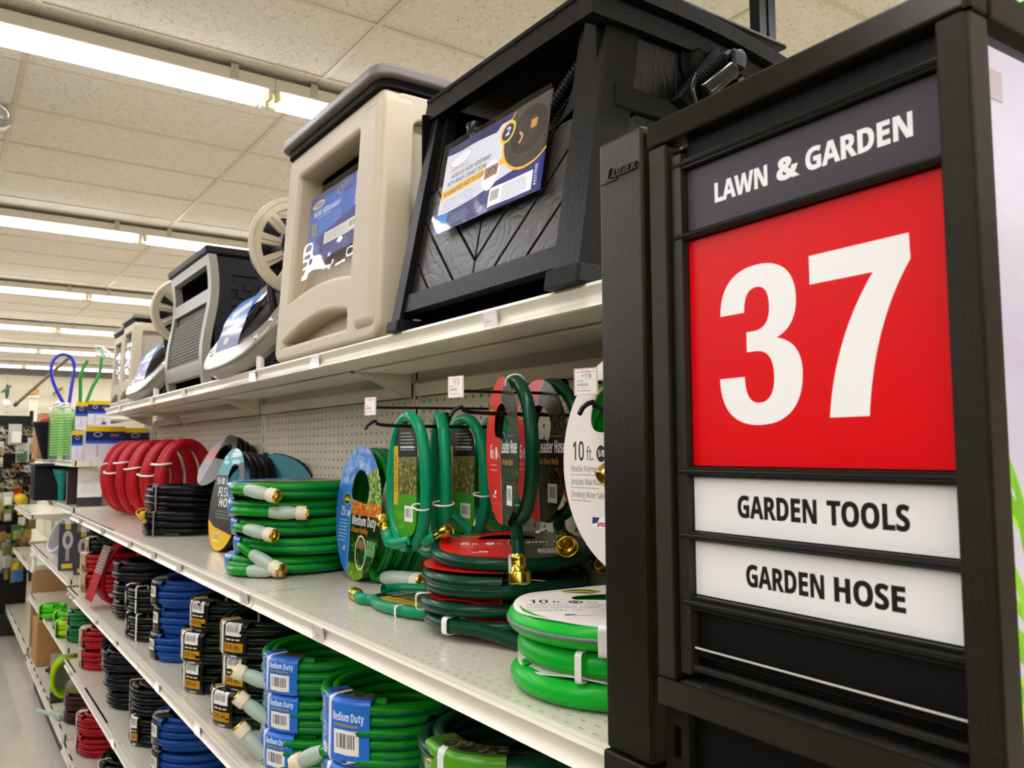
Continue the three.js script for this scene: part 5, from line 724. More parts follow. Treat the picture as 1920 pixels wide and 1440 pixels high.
hanging({ ...tl, label: 'teal hose loop at the front of the hook with a green card inside', pos: [0.725, 1.642, -1.415], a0: 2.7, turn: -0.04, fs: 0.75, tail: [[-0.004, -0.098, -0.052], [-0.002, -0.118, -0.04]], cx: 0.012, tail2: [[0.034, -0.108, 0.056], [0.042, -0.1, 0.072]], kind2: 'female' });
hanging({ ...tl, label: 'teal hose loop hanging second on the hook, behind the front one', pos: [0.792, 1.637, -1.415], Rv: 0.13, a0: 3.0, turn: -0.4, turns: 1.5, fs: 0.75, tail: [[-0.012, -0.128, -0.052], [-0.002, -0.136, -0.024]], ties: [1.85], card: undefined });
hanging({ ...tl, label: 'wider teal hose loop hanging third on the hook with a dark card', pos: [0.855, 1.642, -1.42], Rh: 0.072, Rv: 0.122, a0: 2.6, tail: [[-0.012, 0.005, -0.06], [0.0, -0.045, -0.058]], kind: 'male', cx: 0.01, ties: [1.8] });
hanging({ ...tl, label: 'teal hose loop hanging at the back of the hook in shade', pos: [0.93, 1.642, -1.42], Rh: 0.072, a0: 2.4, tail: [[-0.012, -0.02, -0.06], [0.0, -0.06, -0.058]], kind: 'male', cx: 0.01 });
// peg hooks with price plates
function pegHook(label, z, y, xTip, k, plate, face) {
  const t = thing('peg_hook', label, 'hook', [0, 0, z]);
  obj('hook_rod', [tube([[BACK + 0.002, y, 0], [0.85, y - 0.001, 0], [xTip + 0.03, y, 0], [xTip + 0.016, y + 0.008, 0], [xTip, y + 0.003, -0.001], [xTip - 0.008, y - 0.008, -0.002]], 0.0033, 40, 8), rod([BACK + 0.002, y + 0.038, 0], [xTip + 0.005, y + 0.033, 0], 0.0026), span(BACK - 0.004, BACK, y - 0.02, y + 0.05, -0.014, 0.014, 0.001)], steelDark, t);
  const p = obj('tag_plate', span(-0.0014, 0, -0.0165, 0.0165, -0.0165, 0.0165, 0), clipPlastic, t); p.position.set(xTip + 0.003, y + 0.035 + (plate ?? 0), 0); p.rotation.y = face ?? 0;
  const q = obj('price_tag', fit(clean(new THREE.BoxGeometry(0.034, 0.034, 0.0012)), 0, 1, -0.017, -0.017, 0.034, 0.034).applyMatrix4(CARDFACE).translate(-0.002, 0, 0), tagMats[k], p);
  return t;
}
pegHook('long black peg hook holding the teal hoses, with a blank white plate', -1.415, 1.748, 0.662, 2, 0.0, 0.2);
pegHook('long black peg hook holding the leader hoses, with a price plate marked 13', -1.105, 1.76, 0.662, 0, 0.004, 0.24);
pegHook('long black peg hook behind the cream card, with a price plate marked 19', -0.79, 1.752, 0.662, 1, -0.002, 0.32);

// ---- flat teal hose lying on the shelf
{
  const t = thing('garden_hose', 'teal hose lying flat on the shelf left of the leader hose pile', 'garden hose', [0.822, MID, -1.485], 0.06), r = 0.0112;
  const pts = [V(-0.065, r, -0.165), V(-0.075, r, -0.13)]; for (let i = 0; i <= 40; i++) { const a = -2.3 + i / 40 * 5.6; pts.push(V(0.083 * Math.sin(a), r + 0.01 * i / 40, 0.15 * Math.cos(a))); }
  obj('hose', path(pts, r, 12), H.teal, t); fitting(t, pts[0], pts[0].clone().sub(pts[1]), 'male', 1); obj('hose_card', fit(clean(extr(rrect(-0.062, -0.12, 0.124, 0.24, 0.05), 0.0012)), 0, 1, -0.062, -0.12, 0.124, 0.24).rotateX(-PI / 2).rotateY(0.1).translate(0, 0.02, 0.0), tealCard, t); obj('strap', [strap(0.083, -1.55, 0.0115, 0.0225, 0, 0.005)].map((g) => g.translate(0, 0, 0.04)), strapWhite, t);
}
// ---- 25 ft medium duty hose standing on edge
hanging({ name: 'garden_hose', label: 'green 25 ft medium duty hose standing on edge behind its round blue picture card', pos: [0.868, MID + 0.166, -1.915], turn: -0.06, lean: -0.06, Rh: 0.14, Rv: 0.15, r: 0.0128, mat: H.green, stripe: H.stripe, card: mediumCard, cw: 0.152, ch: 0.165, hole: [0.012, 0.058, 0.06, 0.036], turns: 4, pitch: 0.027, ties: [0.1, 3.25], a0: 2.6, tail: [[0.05, -0.147, 0.12], [0.03, -0.15, 0.06]], kind: 'sleeve', fs: 1.05 });
{ const t = thing('hose_end_piece', 'pale sleeved hose end lying behind the standing green hose', 'hose end', [0.905, MID + 0.02, -1.72]); obj('hose', tube([[0.02, 0, -0.16], [0.015, 0, -0.1], [0, 0, -0.03]], 0.012, 12, 10), H.green, t); fitting(t, V(0, 0, -0.03), V(0.25, 0, 1), 'sleeve', 1.05); }

// ---- stack of five green coils
const stackTop = bandTex('#2c6cb0', (g, w, h) => { rect(g, 0, 0, w, h, '#3b7fd2'); for (let i = 0; i < 14; i++) { g.globalAlpha = 0.7; rect(g, rnd(0, w), rnd(0, h), rnd(20, 90), rnd(10, 40), ['#e6edf6', '#2a63b4', '#b9cfee'][i % 3]); } g.globalAlpha = 1; rect(g, w * 0.4, 0, w * 0.1, h, '#e8ecf0'); });
const five = ['lowest', 'second from the bottom', 'middle', 'second from the top', 'topmost'], ang = [[[-0.125, 0.018, 0.13], [-0.15, 0.016, 0.105], [-0.168, 0.014, 0.06], [-0.164, 0.012, 0.02]], [[-0.142, 0.0, 0.118], [-0.158, 0.012, 0.095], [-0.17, 0.026, 0.06], [-0.164, 0.024, 0.02]], [[-0.148, 0.022, 0.115], [-0.162, 0.026, 0.09], [-0.17, 0.028, 0.055], [-0.164, 0.024, 0.01]], [[-0.088, 0.02, 0.158], [-0.125, 0.021, 0.138], [-0.158, 0.022, 0.085], [-0.166, 0.02, 0.03]], [[-0.14, 0.026, 0.12], [-0.158, 0.031, 0.095], [-0.17, 0.032, 0.055], [-0.164, 0.03, 0.01]]];
for (let i = 0; i < 5; i++) {
  const c = bandedCoil({ label: 'green hose coil with pale sleeved end, ' + five[i] + ' in the stack of five', group: 'stack of five green coils', pos: [0.815 + 0.006 * ((i * 3) % 4 - 1.5), MID + i * 0.0475, -2.215 + 0.008 * ((i * 2) % 3 - 1)], R: 0.15, r: 0.0121, turns: 2, mat: H.green, wrap: stackTop, p0: -2.25, dp: 0.72, turnIn: 0.06, stripe: H.stripe, straps: [], rev: true, end: { a: -1.75, kind: 'sleeve', s: 1, via: ang[i] }, sd: 50 + i });
  if (i === 4) obj('hose_card', disc(0.15, 0.15, [0.03, 0.05, 0.055, 0.026]).rotateX(-PI / 2).rotateY(-0.6).translate(0, 0.0485, 0), M(0xffffff, 0.22, { map: canvasTex(512, 512, (g, w, h) => { rect(g, 0, 0, w, h, '#2f6fc4'); foliage(g, w * 0.25, h * 0.2, w * 0.75, h * 0.8, ['#4a4636', '#6d5a46', '#8a7a62', '#4f6a34', '#9aa84a'], 220, 26); ell(g, w * 0.35, h * 0.55, w * 0.13, h * 0.1, null, '#cfd08a', 10); rect(g, w * 0.1, h * 0.62, w * 0.2, h * 0.06, '#d6c93a'); g.strokeStyle = '#eceae2'; g.lineWidth = 14; g.beginPath(); g.arc(w * 0.85, h * 0.4, w * 0.07, PI, 2 * PI); g.stroke(); poly(g, [[w * 0.6, h * 0.2], [w * 0.8, h * 0.3], [w * 0.78, h * 0.36], [w * 0.58, h * 0.26]], '#128c2e'); }) }), c);
}
// ---- teal disc behind the stack
{
  const t = thing('garden_hose', 'black hose coil with a round teal card leaning on the pegboard behind the green stack', 'garden hose', [0.895, MID + 0.158, -2.66], 0.95); t.rotation.order = 'YXZ'; t.rotation.z = -0.12;
  obj('hose', path(coilPts({ R: 1, r: 0, turns: 3, ax: 0.145, az: 0.145, wob: 0 }).map((p, i, l) => V(p.x, 0.012 + 0.066 * i / l.length, p.z).applyMatrix4(UPFACE)), 0.0118, 10), H.black, t);
  obj('hose_card', disc(0.152, 0.152).applyMatrix4(CARDFACE).translate(-0.003, 0, 0), M(0xffffff, 0.35, { map: canvasTex(256, 256, (g, w, h) => { rect(g, 0, 0, w, h, '#137f92'); rect(g, 0, h * 0.75, w, h * 0.3, '#2b5fb0'); word(g, '25ft', w * 0.35, h * 0.6, w * 0.3, h * 0.15, '#d9ecef'); }) }), t); obj('strap', bx(0.004, 0.15, 0.016, -0.006, 0.08, -0.02), M(0x101214, 0.5), t);
}
// ---- flexible hose: black with a teal, black and yellow card
{
  const card = canvasTex(512, 1024, (g, w, h) => { rect(g, 0, 0, w, h, '#16171a'); rect(g, 0, 0, w, h * 0.27, '#1f97a3'); for (let i = 0; i < 16; i++) { g.globalAlpha = 0.7; ell(g, rnd(0, w), rnd(0, h * 0.14), rnd(20, 70), rnd(10, 26), '#dff1f2'); } g.globalAlpha = 1; ell(g, w * 0.8, h * 0.26, w * 0.24, h * 0.12, '#0a0a0a'); word(g, '5/8 in.', w * 0.1, h * 0.36, w * 0.5, h * 0.06, '#e8ecee'); word(g, 'FLEXIBLE', w * 0.2, h * 0.48, w * 0.7, h * 0.09, '#f1f2f3'); word(g, 'HOSE', w * 0.28, h * 0.58, w * 0.5, h * 0.085, '#f1f2f3'); lines(g, w * 0.25, h * 0.62, w * 0.5, 3, h * 0.03, 10, '#8b8e93'); poly(g, [[0, h * 0.7], [w * 0.25, h * 0.78], [w, h * 0.84], [w, h], [0, h]], '#eab916'); rect(g, w * 0.3, h * 0.83, w * 0.22, h * 0.09, '#f4dd7e'); for (let i = 0; i < 8; i++) rect(g, w * (0.32 + i * 0.024), h * 0.84, 6, h * 0.06, '#8f6d05'); });
  const t = hanging({ name: 'garden_hose', label: 'black flexible hose standing on edge behind a teal, black and yellow card', pos: [0.775, MID + 0.165, -2.72], turn: 0.06, lean: -0.17, Rh: 0.135, Rv: 0.15, r: 0.0115, mat: H.black, card: M(0xffffff, 0.35, { map: card }), cw: 0.14, ch: 0.165, hole: [0.03, 0.075, 0.05, 0.03], turns: 4, pitch: 0.022, ties: [-0.6, 2.2], a0: 2 });
}
// ---- black coils further along, one leaning on top
for (let i = 0; i < 2; i++) bandedCoil({ label: 'black rubber hose coil, ' + ['lower', 'upper'][i] + ' of the pair on the middle shelf beside the red hoses', pos: [0.825 + 0.01 * i, MID + i * 0.095, -3.43 - 0.02 * i], turns: 4, r: 0.0118, mat: H.black, straps: [-1.95, -1.05], strapMat: M(0x8a8578, 0.4), end: i ? undefined : { a: -1.35, kind: 'female', dx: -0.03, dy: 0.05 }, rev: true, out: 0.04, wrap: i ? smokeBand : undefined, p0: -2.4, dp: 0.3, sd: 60 + i });
hanging({ name: 'garden_hose', label: 'black hose coil with a grey and red card leaning above the black pair', pos: [0.875, MID + 0.285, -3.2], turn: 0.25, lean: -0.55, Rh: 0.1, Rv: 0.105, r: 0.0125, mat: H.black, card: M(0xffffff, 0.3, { map: canvasTex(256, 256, (g, w, h) => { rect(g, 0, 0, w, h, '#1d1b1b'); rect(g, w * 0.05, 0, w * 0.3, h, '#8d8684'); rect(g, w * 0.06, h * 0.3, w * 0.28, h * 0.2, '#c43a3a'); lines(g, w * 0.1, h * 0.6, w * 0.2, 6, 14, 5, '#3d3a39'); }) }), cw: 0.1, ch: 0.11, hole: [0.02, 0.03, 0.05, 0.03], turns: 4, pitch: 0.026, ties: [-0.5] });
// ---- red rubber hoses standing like plates in a rack
['nearest the black pair', 'second from the black pair', 'third from the black pair', 'fourth from the black pair', 'fifth from the black pair', 'at the far end, bent over'].forEach((w, k) => {
  const z = [-3.72, -3.93, -4.13, -4.33, -4.55, -4.75][k], t = thing('rubber_hose', 'red rubber hose coil standing on edge, ' + w, 'garden hose', [0.83 + [0.05, 0.035, 0.015, 0.0, -0.01, -0.005][k], MID + 0.19, z], 0.12 - k * 0.03, 'red rubber hoses standing on the middle shelf'), r = 0.0175;
  t.rotation.order = 'YXZ'; t.rotation.x = k === 5 ? -0.22 : 0.05 * Math.sin(k * 2);
  const pts = coilPts({ R: 1, r: 0, turns: 3.3, a0: 2 + k, ax: 0.1, az: 0.168, wob: 0 }).map((p, i, l) => V(p.x, p.z, -0.05 + 0.1 * i / l.length + 0.006 * Math.sin(i * 0.21)));
  obj('hose', path(pts, r, 10), H.rubber, t);
  const ty = 0.075 - 0.05 * ((k * 2) % 3) / 2; obj('tie', tube([[-0.118, ty, -0.07], [-0.124, ty - 0.002, 0], [-0.118, ty, 0.07], [-0.085, ty + 0.004, 0.074], [-0.07, ty + 0.004, 0], [-0.085, ty, -0.074]], 0.004, 40, 6, true), strapWhite, t);
});
// ---- red hose bundle in a clear sleeve on the third shelf
{
  const t = thing('rubber_hose', 'red hose coil leaning upright behind a clear red printed sleeve on the third shelf', 'garden hose', [0.73, THIRD + 0.155, -4.22], 0.1); t.rotation.order = 'YXZ'; t.rotation.z = -0.3;
  obj('hose', path(coilPts({ R: 1, r: 0, turns: 4.2, a0: 1, ax: 0.085, az: 0.135, wob: 0 }).map((p, i, l) => V(p.x, p.z, -0.05 + 0.1 * i / l.length)), 0.0125, 10), H.red, t);
  obj('printed_sleeve', [span(-0.1, -0.097, -0.15, 0.1, -0.06, 0.06, 0.001)], M(0xffffff, 0.25, { map: canvasTex(128, 256, (g, w, h) => { rect(g, 0, 0, w, h, '#b3202a'); rect(g, 0, 0, w, h * 0.5, '#8a6f60'); lines(g, 10, h * 0.1, w * 0.7, 8, 14, 5, '#d9b0a8'); }) }), t);
}

// ---------------------------------------------------------------- the far end of the run
const FARMID = 1.405, FARTOP = 1.655;
const fs = { lip: 0.034 };
shelf('cream shelf at eye level holding the blue packs and black pot', LIP, 1.02, FARTOP, -4.97, -7.0, fs);
shelf('cream middle shelf of the far section with boxed sprinklers', LIP, 1.01, FARMID, -4.965, -7.0, fs);
shelf('cream third shelf of the far section with sprinkler packs', LIP, 1.01, 1.03, -4.965, -7.0, fs);
shelf('cream fourth shelf of the far section with lime green packs', LIP, 1.01, 0.675, -4.965, -7.0, fs);
const fb = shelf('cream base deck of the far section near the floor', LIP, 1.01, 0.235, -4.965, -7.0, { lip: 0.045 }); obj('kick_plate', span(LIP + 0.05, LIP + 0.055, -0.234, -0.05, -4.97, -7.0), M(0x3b382f, 0.5), fb);
shelf('cream shelf end stepping out beyond the far section, upper', LIP - 0.005, 1.01, 1.235, -7.12, -8.6, fs);
shelf('cream shelf end stepping out beyond the far section, lower', LIP, 1.01, 0.86, -7.12, -8.6, fs);
shelf('cream base shelf under the farthest displays', LIP, 1.01, 0.27, -7.12, -12.0, { lip: 0.05 });
shelf('cream shelf at the left edge carrying the farthest displays', LIP - 0.02, 1.01, 0.80, -9.7, -12.4, fs);
{ const t = thing('shelving_unit', 'plain cream back wall and posts of the farthest shelving', 'shelving'); obj('back_sheet', span(1.02, 1.03, 0, 1.9, -4.97, -12.4), creamBoard, t); for (const z of [-5.0, -7.05, -9.65]) obj('upright_post', span(0.99, 1.02, 0, 1.86, z - 0.02, z + 0.02, 0.002), cream, t); obj('end_panel', span(LIP + 0.02, 1.0, 0.28, 0.83, -7.1, -7.085), M(0xb08a5e, 0.6), t); }
// blue and white reel packs with yellow tops
const packMat = M(0xffffff, 0.15, { map: canvasTex(512, 512, (g, w, h) => { rect(g, 0, 0, w, h, '#d9d3dc'); rect(g, 0, 0, w, h * 0.15, '#e2bf10'); rect(g, 0, h * 0.15, w, h * 0.27, '#1c2560'); rect(g, 0, h * 0.42, w, h * 0.09, '#2b57b8'); ell(g, w * 0.3, h * 0.24, w * 0.1, h * 0.06, '#1c2560', '#dcdde8', 8); rect(g, w * 0.62, h * 0.22, w * 0.22, h * 0.08, '#8a5f92'); rect(g, w * 0.6, h * 0.66, w * 0.13, h * 0.1, '#d8b92c'); rect(g, w * 0.6, h * 0.8, w * 0.2, h * 0.12, '#233b8c'); rect(g, w * 0.27, h * 0.5, w * 0.06, h * 0.4, '#b9b4bf'); }) });
function pack(label, pos, w, h, d, mat, turn = 0, o = {}) {
  const t = thing(o.name ?? 'boxed_pack', label, o.cat ?? 'package', pos, turn, o.group);
  obj('card', fit(clean(bx(w, h, 0.004, 0, h / 2, d / 2 - 0.002)), 0, 1, -w / 2, 0, w, h), mat, t);
  obj('shell', [bx(w * 0.96, h * 0.94, d - 0.006, 0, h * 0.47, -0.003, Math.min(0.015, d * 0.2))], o.shell ?? M(0xc9c7d2, 0.2), t);
  if (o.hook) obj('hang_tab', [bx(w * 0.3, 0.03, 0.003, 0, h + 0.013, d / 2 - 0.002, 0.001)], o.shell ?? strapWhite, t);
  return t;
}
pack('large blue and white blister pack with a yellow top, behind the red hoses, left one', [0.76, FARTOP, -5.06], 0.2, 0.185, 0.1, packMat, 0.08, { group: 'blue and white packs with yellow tops' });
pack('large blue and white blister pack with a yellow top, behind the red hoses, right one', [0.965, FARTOP, -5.1], 0.2, 0.18, 0.1, packMat, -0.05, { group: 'blue and white packs with yellow tops' });
pack('small blue and white pack standing between the brush packs and the larger packs', [0.665, FARTOP, -5.25], 0.09, 0.165, 0.06, packMat, 0.1);
pack('blue pack with a yellow top stacked above the small blue pack', [0.69, FARTOP + 0.17, -5.3], 0.1, 0.16, 0.07, packMat, 0.05);
pack('blue pack with a yellow top and oval badge, highest of the blue packs', [0.765, FARTOP + 0.19, -5.3], 0.12, 0.15, 0.08, packMat, 0.0);
{ const t = thing('plastic_tray', 'clear plastic tray lying across the large blue packs', 'tray', [0.83, FARTOP + 0.187, -5.05]); obj('tray', [span(-0.2, 0.2, 0, 0.004, -0.05, 0.05, 0.001), tube([[-0.2, 0.008, 0.05], [0, 0.018, 0.052], [0.17, 0.004, 0.05]], 0.006, 20, 6)], clipPlastic, t); const s = obj('white_strap', [tube([[0.13, 0.005, 0.055], [0.17, -0.03, 0.07], [0.2, -0.08, 0.075]], 0.009, 16, 8), span(0.185, 0.225, -0.115, -0.075, 0.07, 0.08, 0.006)], strapWhite, t); }
// brush packs with loops on top
function brushPack(label, pos, hex, loopHex, loop, h = 0.3) {
  const t = thing('brush_pack', label, 'brush', pos), bm = M(hex, 0.5), lm = new THREE.MeshPhysicalMaterial({ color: loopHex, roughness: 0.3 });
  const br = []; for (let i = 0; i < 16; i++) for (let j = 0; j < 4; j++) br.push(rod([-0.05, 0.03 + i * (h - 0.06) / 16, -0.03 + j * 0.02], [0.05, 0.034 + i * (h - 0.06) / 16, -0.03 + j * 0.02], 0.0042, 5));
  const b = obj('bristles', br, bm, t); b.userData.kind = 'stuff';
  obj('core', aim(cyl(0.014, 0.014, h, 12), V(0, 1, 0), V(0, h / 2, 0)), M(0xdfe8d8, 0.4), t);
  obj('clear_sleeve', bx(0.12, h, 0.09, 0, h / 2, 0, 0.02), new THREE.MeshPhysicalMaterial({ color: 0xf2fff0, roughness: 0.1, transmission: 0.9, thickness: 0 }), t);
  obj('knotted_top', [0, 1, 2, 3, 4].map((k) => tube(Array.from({ length: 9 }, (_, i) => V(0.035 * Math.cos(k + i * 0.8), h + 0.01 + 0.012 * Math.sin(i * 1.3 + k), 0.03 * Math.sin(k * 1.7 + i * 0.8))), 0.006, 24, 6)), M(0xe4efdc, 0.35), t);
  obj('handle_loop', tube(loop, 0.0095, 60, 8), lm, t);
  return t;
}
brushPack('lime bristle brush pack with a blue handle loop beside the black pot', [0.578, FARTOP + 0.0, -5.32], 0x8fe03a, 0x2430b4, [[0.02, 0.3, 0], [-0.03, 0.4, 0], [-0.055, 0.47, 0], [-0.058, 0.55, 0], [-0.02, 0.6, 0], [0.03, 0.595, 0], [0.055, 0.54, 0], [0.045, 0.42, 0], [0.035, 0.31, 0]]);
brushPack('lime bristle brush pack with a forked green handle beside the blue packs', [0.675, FARTOP + 0.0, -5.36], 0x7fd02c, 0x118a26, [[0.03, 0.58, 0], [0.0, 0.5, 0], [0.0, 0.4, 0], [0.005, 0.3, 0], [0.03, 0.33, 0], [0.06, 0.42, 0], [0.095, 0.5, 0], [0.105, 0.6, 0]], 0.27);
{ const t = thing('bow', 'white and pale green ribbon bow on top of the green brush handle', 'bow', [0.785, FARTOP + 0.615, -5.36]); obj('ribbon', [0, 1, 2, 3, 4, 5].map((k) => tube(Array.from({ length: 8 }, (_, i) => V(0.045 * Math.sin(k * 1.05) * Math.sin(i * PI / 7), 0.03 * Math.cos(k * 1.7) * Math.sin(i * PI / 7) + 0.006 * i, 0.03 * Math.cos(k) * Math.sin(i * 0.9))), 0.007, 20, 6)), M(0xe2efe2, 0.4), t); }
// black plant pot, cardboard boxes, colourful bits
{ const t = thing('plant_pot', 'black plastic plant pot with a rolled rim on the eye level shelf', 'plant pot', [0.635, FARTOP, -5.95]); obj('pot', lathe([[0, 0], [0.085, 0], [0.09, 0.01], [0.135, 0.19], [0.142, 0.2], [0.142, 0.206], [0.15, 0.207], [0.15, 0.232], [0.144, 0.234], [0.138, 0.23], [0.085, 0.02], [0, 0.02]], 40), M(0x17171a, 0.5), t); obj('rim', new THREE.TorusGeometry(0.147, 0.006, 8, 48).rotateX(PI / 2).translate(0, 0.23, 0), M(0x17171a, 0.45), t); }
{ const t = thing('toy_bits', 'bundle of pink, red and yellow twists sticking out of the black pot', 'decoration', [0.635, FARTOP + 0.2, -5.95]); [[0xe0484c, -0.08], [0xd8b52c, -0.03], [0x4c86c8, 0.0], [0xe86a5c, 0.06], [0xd8404c, 0.1]].forEach(([c, x], k) => obj('twist', tube([[x, 0.0, 0.02], [x * 1.1 - 0.01, 0.045, 0.0], [x * 1.15 + 0.03, 0.055 + 0.01 * (k % 2), 0.02]], 0.01, 16, 7), M(c, 0.5), t)); }
const kraft = M(0xb4864f, 0.7, { bumpMap: METRE(powder, 3), bumpScale: 0.0004 });
const carton = (label, pos, w, h, d, turn = 0) => { const t = thing('cardboard_box', label, 'box', pos, turn); obj('carton', bx(w, h, d, 0, h / 2, 0, 0.004), kraft, t); obj('printed_patch', bx(w * 0.35, h * 0.12, 0.0015, -w * 0.05, h * 0.8, d / 2 + 0.0005), M(0x4a3a26, 0.6), t); obj('tape', bx(w * 0.18, 0.001, d * 0.98, 0, h + 0.0004, 0), M(0x9c7440, 0.35), t); return t; };
carton('tall brown cardboard box behind the black pot', [0.66, FARTOP, -6.7], 0.14, 0.32, 0.15, 0.1);
carton('brown cardboard box standing in front of the tall one, beside the black pot', [0.64, FARTOP, -6.38], 0.2, 0.2, 0.1, 0.15);
carton('brown cardboard box standing on the base deck at the end of the far shelves', [0.75, 0.236, -6.75], 0.26, 0.3, 0.3, 0);
{ const t = thing('hand_tool', 'small blue handled tool lying in front of the black pot', 'tool', [0.64, FARTOP + 0.012, -5.62]); obj('handle', [rod([-0.05, 0, 0], [0.06, 0.004, 0.02], 0.011), rod([0.06, 0.004, 0.02], [0.1, 0.006, 0.025], 0.006)], M(0x2436b8, 0.4), t); }
// items on the far middle shelf
pack('tall white pack with a lime top and dark foot, beside the red hoses', [0.70, FARMID, -5.07], 0.12, 0.225, 0.09, M(0xffffff, 0.35, { map: canvasTex(256, 512, (g, w, h) => { rect(g, 0, 0, w, h, '#e9e7dd'); rect(g, 0, 0, w, h * 0.06, '#b8cf3a'); rect(g, 0, h * 0.78, w, h * 0.22, '#2c2838'); lines(g, w * 0.16, h * 0.4, w * 0.66, 6, h * 0.05, 6, '#9c998c'); rect(g, 0, h * 0.08, w, 4, '#c9c6ba'); }) }), -0.1);
pack('dark blister pack with pink and white parts left of the tall white pack', [0.645, FARMID, -5.3], 0.06, 0.2, 0.06, M(0x3a2c2c, 0.4), 0, { shell: M(0xb89a92, 0.3) });
{ const t = thing('sprinkler', 'teal sprinkler spike in a dark box on the far middle shelf', 'sprinkler', [0.64, FARMID, -5.75]); obj('body', [lathe([[0, 0], [0.018, 0.002], [0.022, 0.1], [0.045, 0.16], [0.05, 0.19], [0, 0.19]], 20)], M(0x1b8a86, 0.4), t); obj('dark_box', span(-0.14, 0.24, 0, 0.21, -0.3, -0.06, 0.006), M(0x15161c, 0.4), t); obj('lid', span(-0.15, 0.26, 0.21, 0.225, -0.32, 0.02, 0.004), M(0x24262c, 0.35), t); }
// third shelf of the far section: sprinkler packs and a white coil
const sprMat = M(0xffffff, 0.3, { map: canvasTex(256, 512, (g, w, h) => { rect(g, 0, 0, w, h, '#2e3140'); rect(g, w * 0.35, 0, w * 0.3, h * 0.12, '#d9b82c'); ell(g, w * 0.5, h * 0.35, w * 0.3, h * 0.2, '#b9b4ae'); ell(g, w * 0.5, h * 0.35, w * 0.13, h * 0.1, '#4b4a52'); rect(g, w * 0.4, h * 0.55, w * 0.2, h * 0.25, '#9d978f'); rect(g, w * 0.2, h * 0.86, w * 0.6, h * 0.1, '#d9b82c'); }) });
pack('sprinkler pack with a grey ring, left of two on the third shelf', [0.64, 1.034, -5.35], 0.09, 0.26, 0.06, sprMat, -0.2, { hook: true });
pack('sprinkler pack with a grey ring, right of two on the third shelf', [0.69, 1.034, -5.12], 0.09, 0.23, 0.06, sprMat, -0.2, { hook: true });
pack('dark blue boxed timer behind the sprinkler packs on the third shelf', [0.8, 1.034, -5.2], 0.16, 0.28, 0.1, M(0x1c2038, 0.4));
{ const t = thing('garden_hose', 'white coiled hose leaning at the far end of the third shelf', 'garden hose', [0.7, 1.15, -6.1], 0.5); t.rotation.order = 'YXZ'; t.rotation.z = -0.4; obj('hose', path(coilPts({ R: 1, r: 0, turns: 7, ax: 0.075, az: 0.11, wob: 0 }).map((p, i, l) => V(-0.05 + 0.12 * i / l.length, p.z, p.x)), 0.008, 8), H.white, t); obj('strap', bx(0.02, 0.06, 0.1, 0.0, 0.105, 0, 0.008), M(0xc9d6e4, 0.4), t); }
{ const t = thing('spray_gun', 'white hose spray gun hanging off the end of the third shelf', 'spray gun', [0.575, 1.0, -6.6]); obj('body', [tube([[0, 0.0, 0], [0.01, -0.05, 0.02], [0.0, -0.12, 0.03]], 0.014, 16, 8), rod([0, -0.01, -0.03], [0.01, 0.0, 0.08], 0.017)], strapWhite, t); }
// fourth shelf of the far section: lime packs; base deck: lime hose reel
const limeP = bandTex('#7fd41c', (g, w, h) => { rect(g, 0, h * 0.1, w * 0.4, h * 0.3, '#e9efe2'); rect(g, w * 0.5, h * 0.5, w * 0.4, h * 0.4, '#35a01c'); });
[[0.64, -5.85, 'left'], [0.69, -5.55, 'middle'], [0.665, -5.25, 'right']].forEach(([x, z, w], i) => { const t = thing('lime_hose_pack', 'lime green hose pack with a white label on the fourth shelf, ' + w + ' one', 'package', [x, 0.679, z], -0.2, 'lime green packs on the fourth shelf'); obj('hose', path(coilPts({ R: 0.06, r: 0.016, turns: 3, sd: i }), 0.016, 8), i === 2 ? H.lime : hoseMat(0x4cc41a), t); obj('label_band', band(0.062, 0.016, 0.094, 0, -2.4, 1.3, 0.03), limeP, t); });
for (let i = 0; i < 2; i++) bandedCoil({ label: 'green hose coil with an ochre label, ' + ['lower', 'upper'][i] + ' of the small pair beside the red coils', pos: [0.72, 0.679 - 0.0 + i * 0.082, -5.12], R: 0.085, turns: 4, r: 0.0104, mat: hoseMat(0x0c6a34), wrap: ochreBand, p0: -2.4, dp: 0.9, straps: [], sd: 70 + i });
{ const t = thing('hose_reel_pack', 'lime yellow hose wound upright on a grey side plate on the base deck', 'hose reel', [0.7, 0.238, -5.75], -0.1); obj('side_plate', [span(-0.08, 0.08, 0, 0.24, -0.045, -0.035, 0.004), aim(cyl(0.03, 0.03, 0.01, 20), V(0, 0, 1), V(0, 0.13, -0.03))], M(0xa9a596, 0.5), t); obj('hose', path(coilPts({ R: 1, r: 0, turns: 6, ax: 0.07, az: 0.11, wob: 0 }).map((p, i, l) => V(p.x, 0.125 + p.z, -0.02 + 0.16 * i / l.length)), 0.0125, 8), H.lime, t); obj('foot', span(-0.08, 0.08, 0.0, 0.012, -0.05, 0.16, 0.004), M(0x1c1c1c, 0.5), t); }
{ const t = thing('mesh_bag', 'olive mesh bag slumped on the base deck above the maroon coils', 'bag', [0.76, 0.41, -5.2]); const g = new THREE.SphereGeometry(0.12, 24, 16), p = g.attributes.position; for (let i = 0; i < p.count; i++) { const k = 1 + 0.16 * (n8(p.getX(i) * 3, p.getY(i) * 3 + p.getZ(i) * 4) - 0.5); p.setXYZ(i, p.getX(i) * k, Math.max(-0.02, p.getY(i) * 0.55 * k), p.getZ(i) * k); } g.computeVertexNormals(); obj('bag', g.translate(0, 0.0, 0), M(0x6f7048, 0.6), t); obj('neck', tube([[0, 0.05, 0], [-0.01, 0.085, 0.01], [0.01, 0.11, 0.02]], 0.022, 12, 8), M(0x8a8760, 0.6), t); }
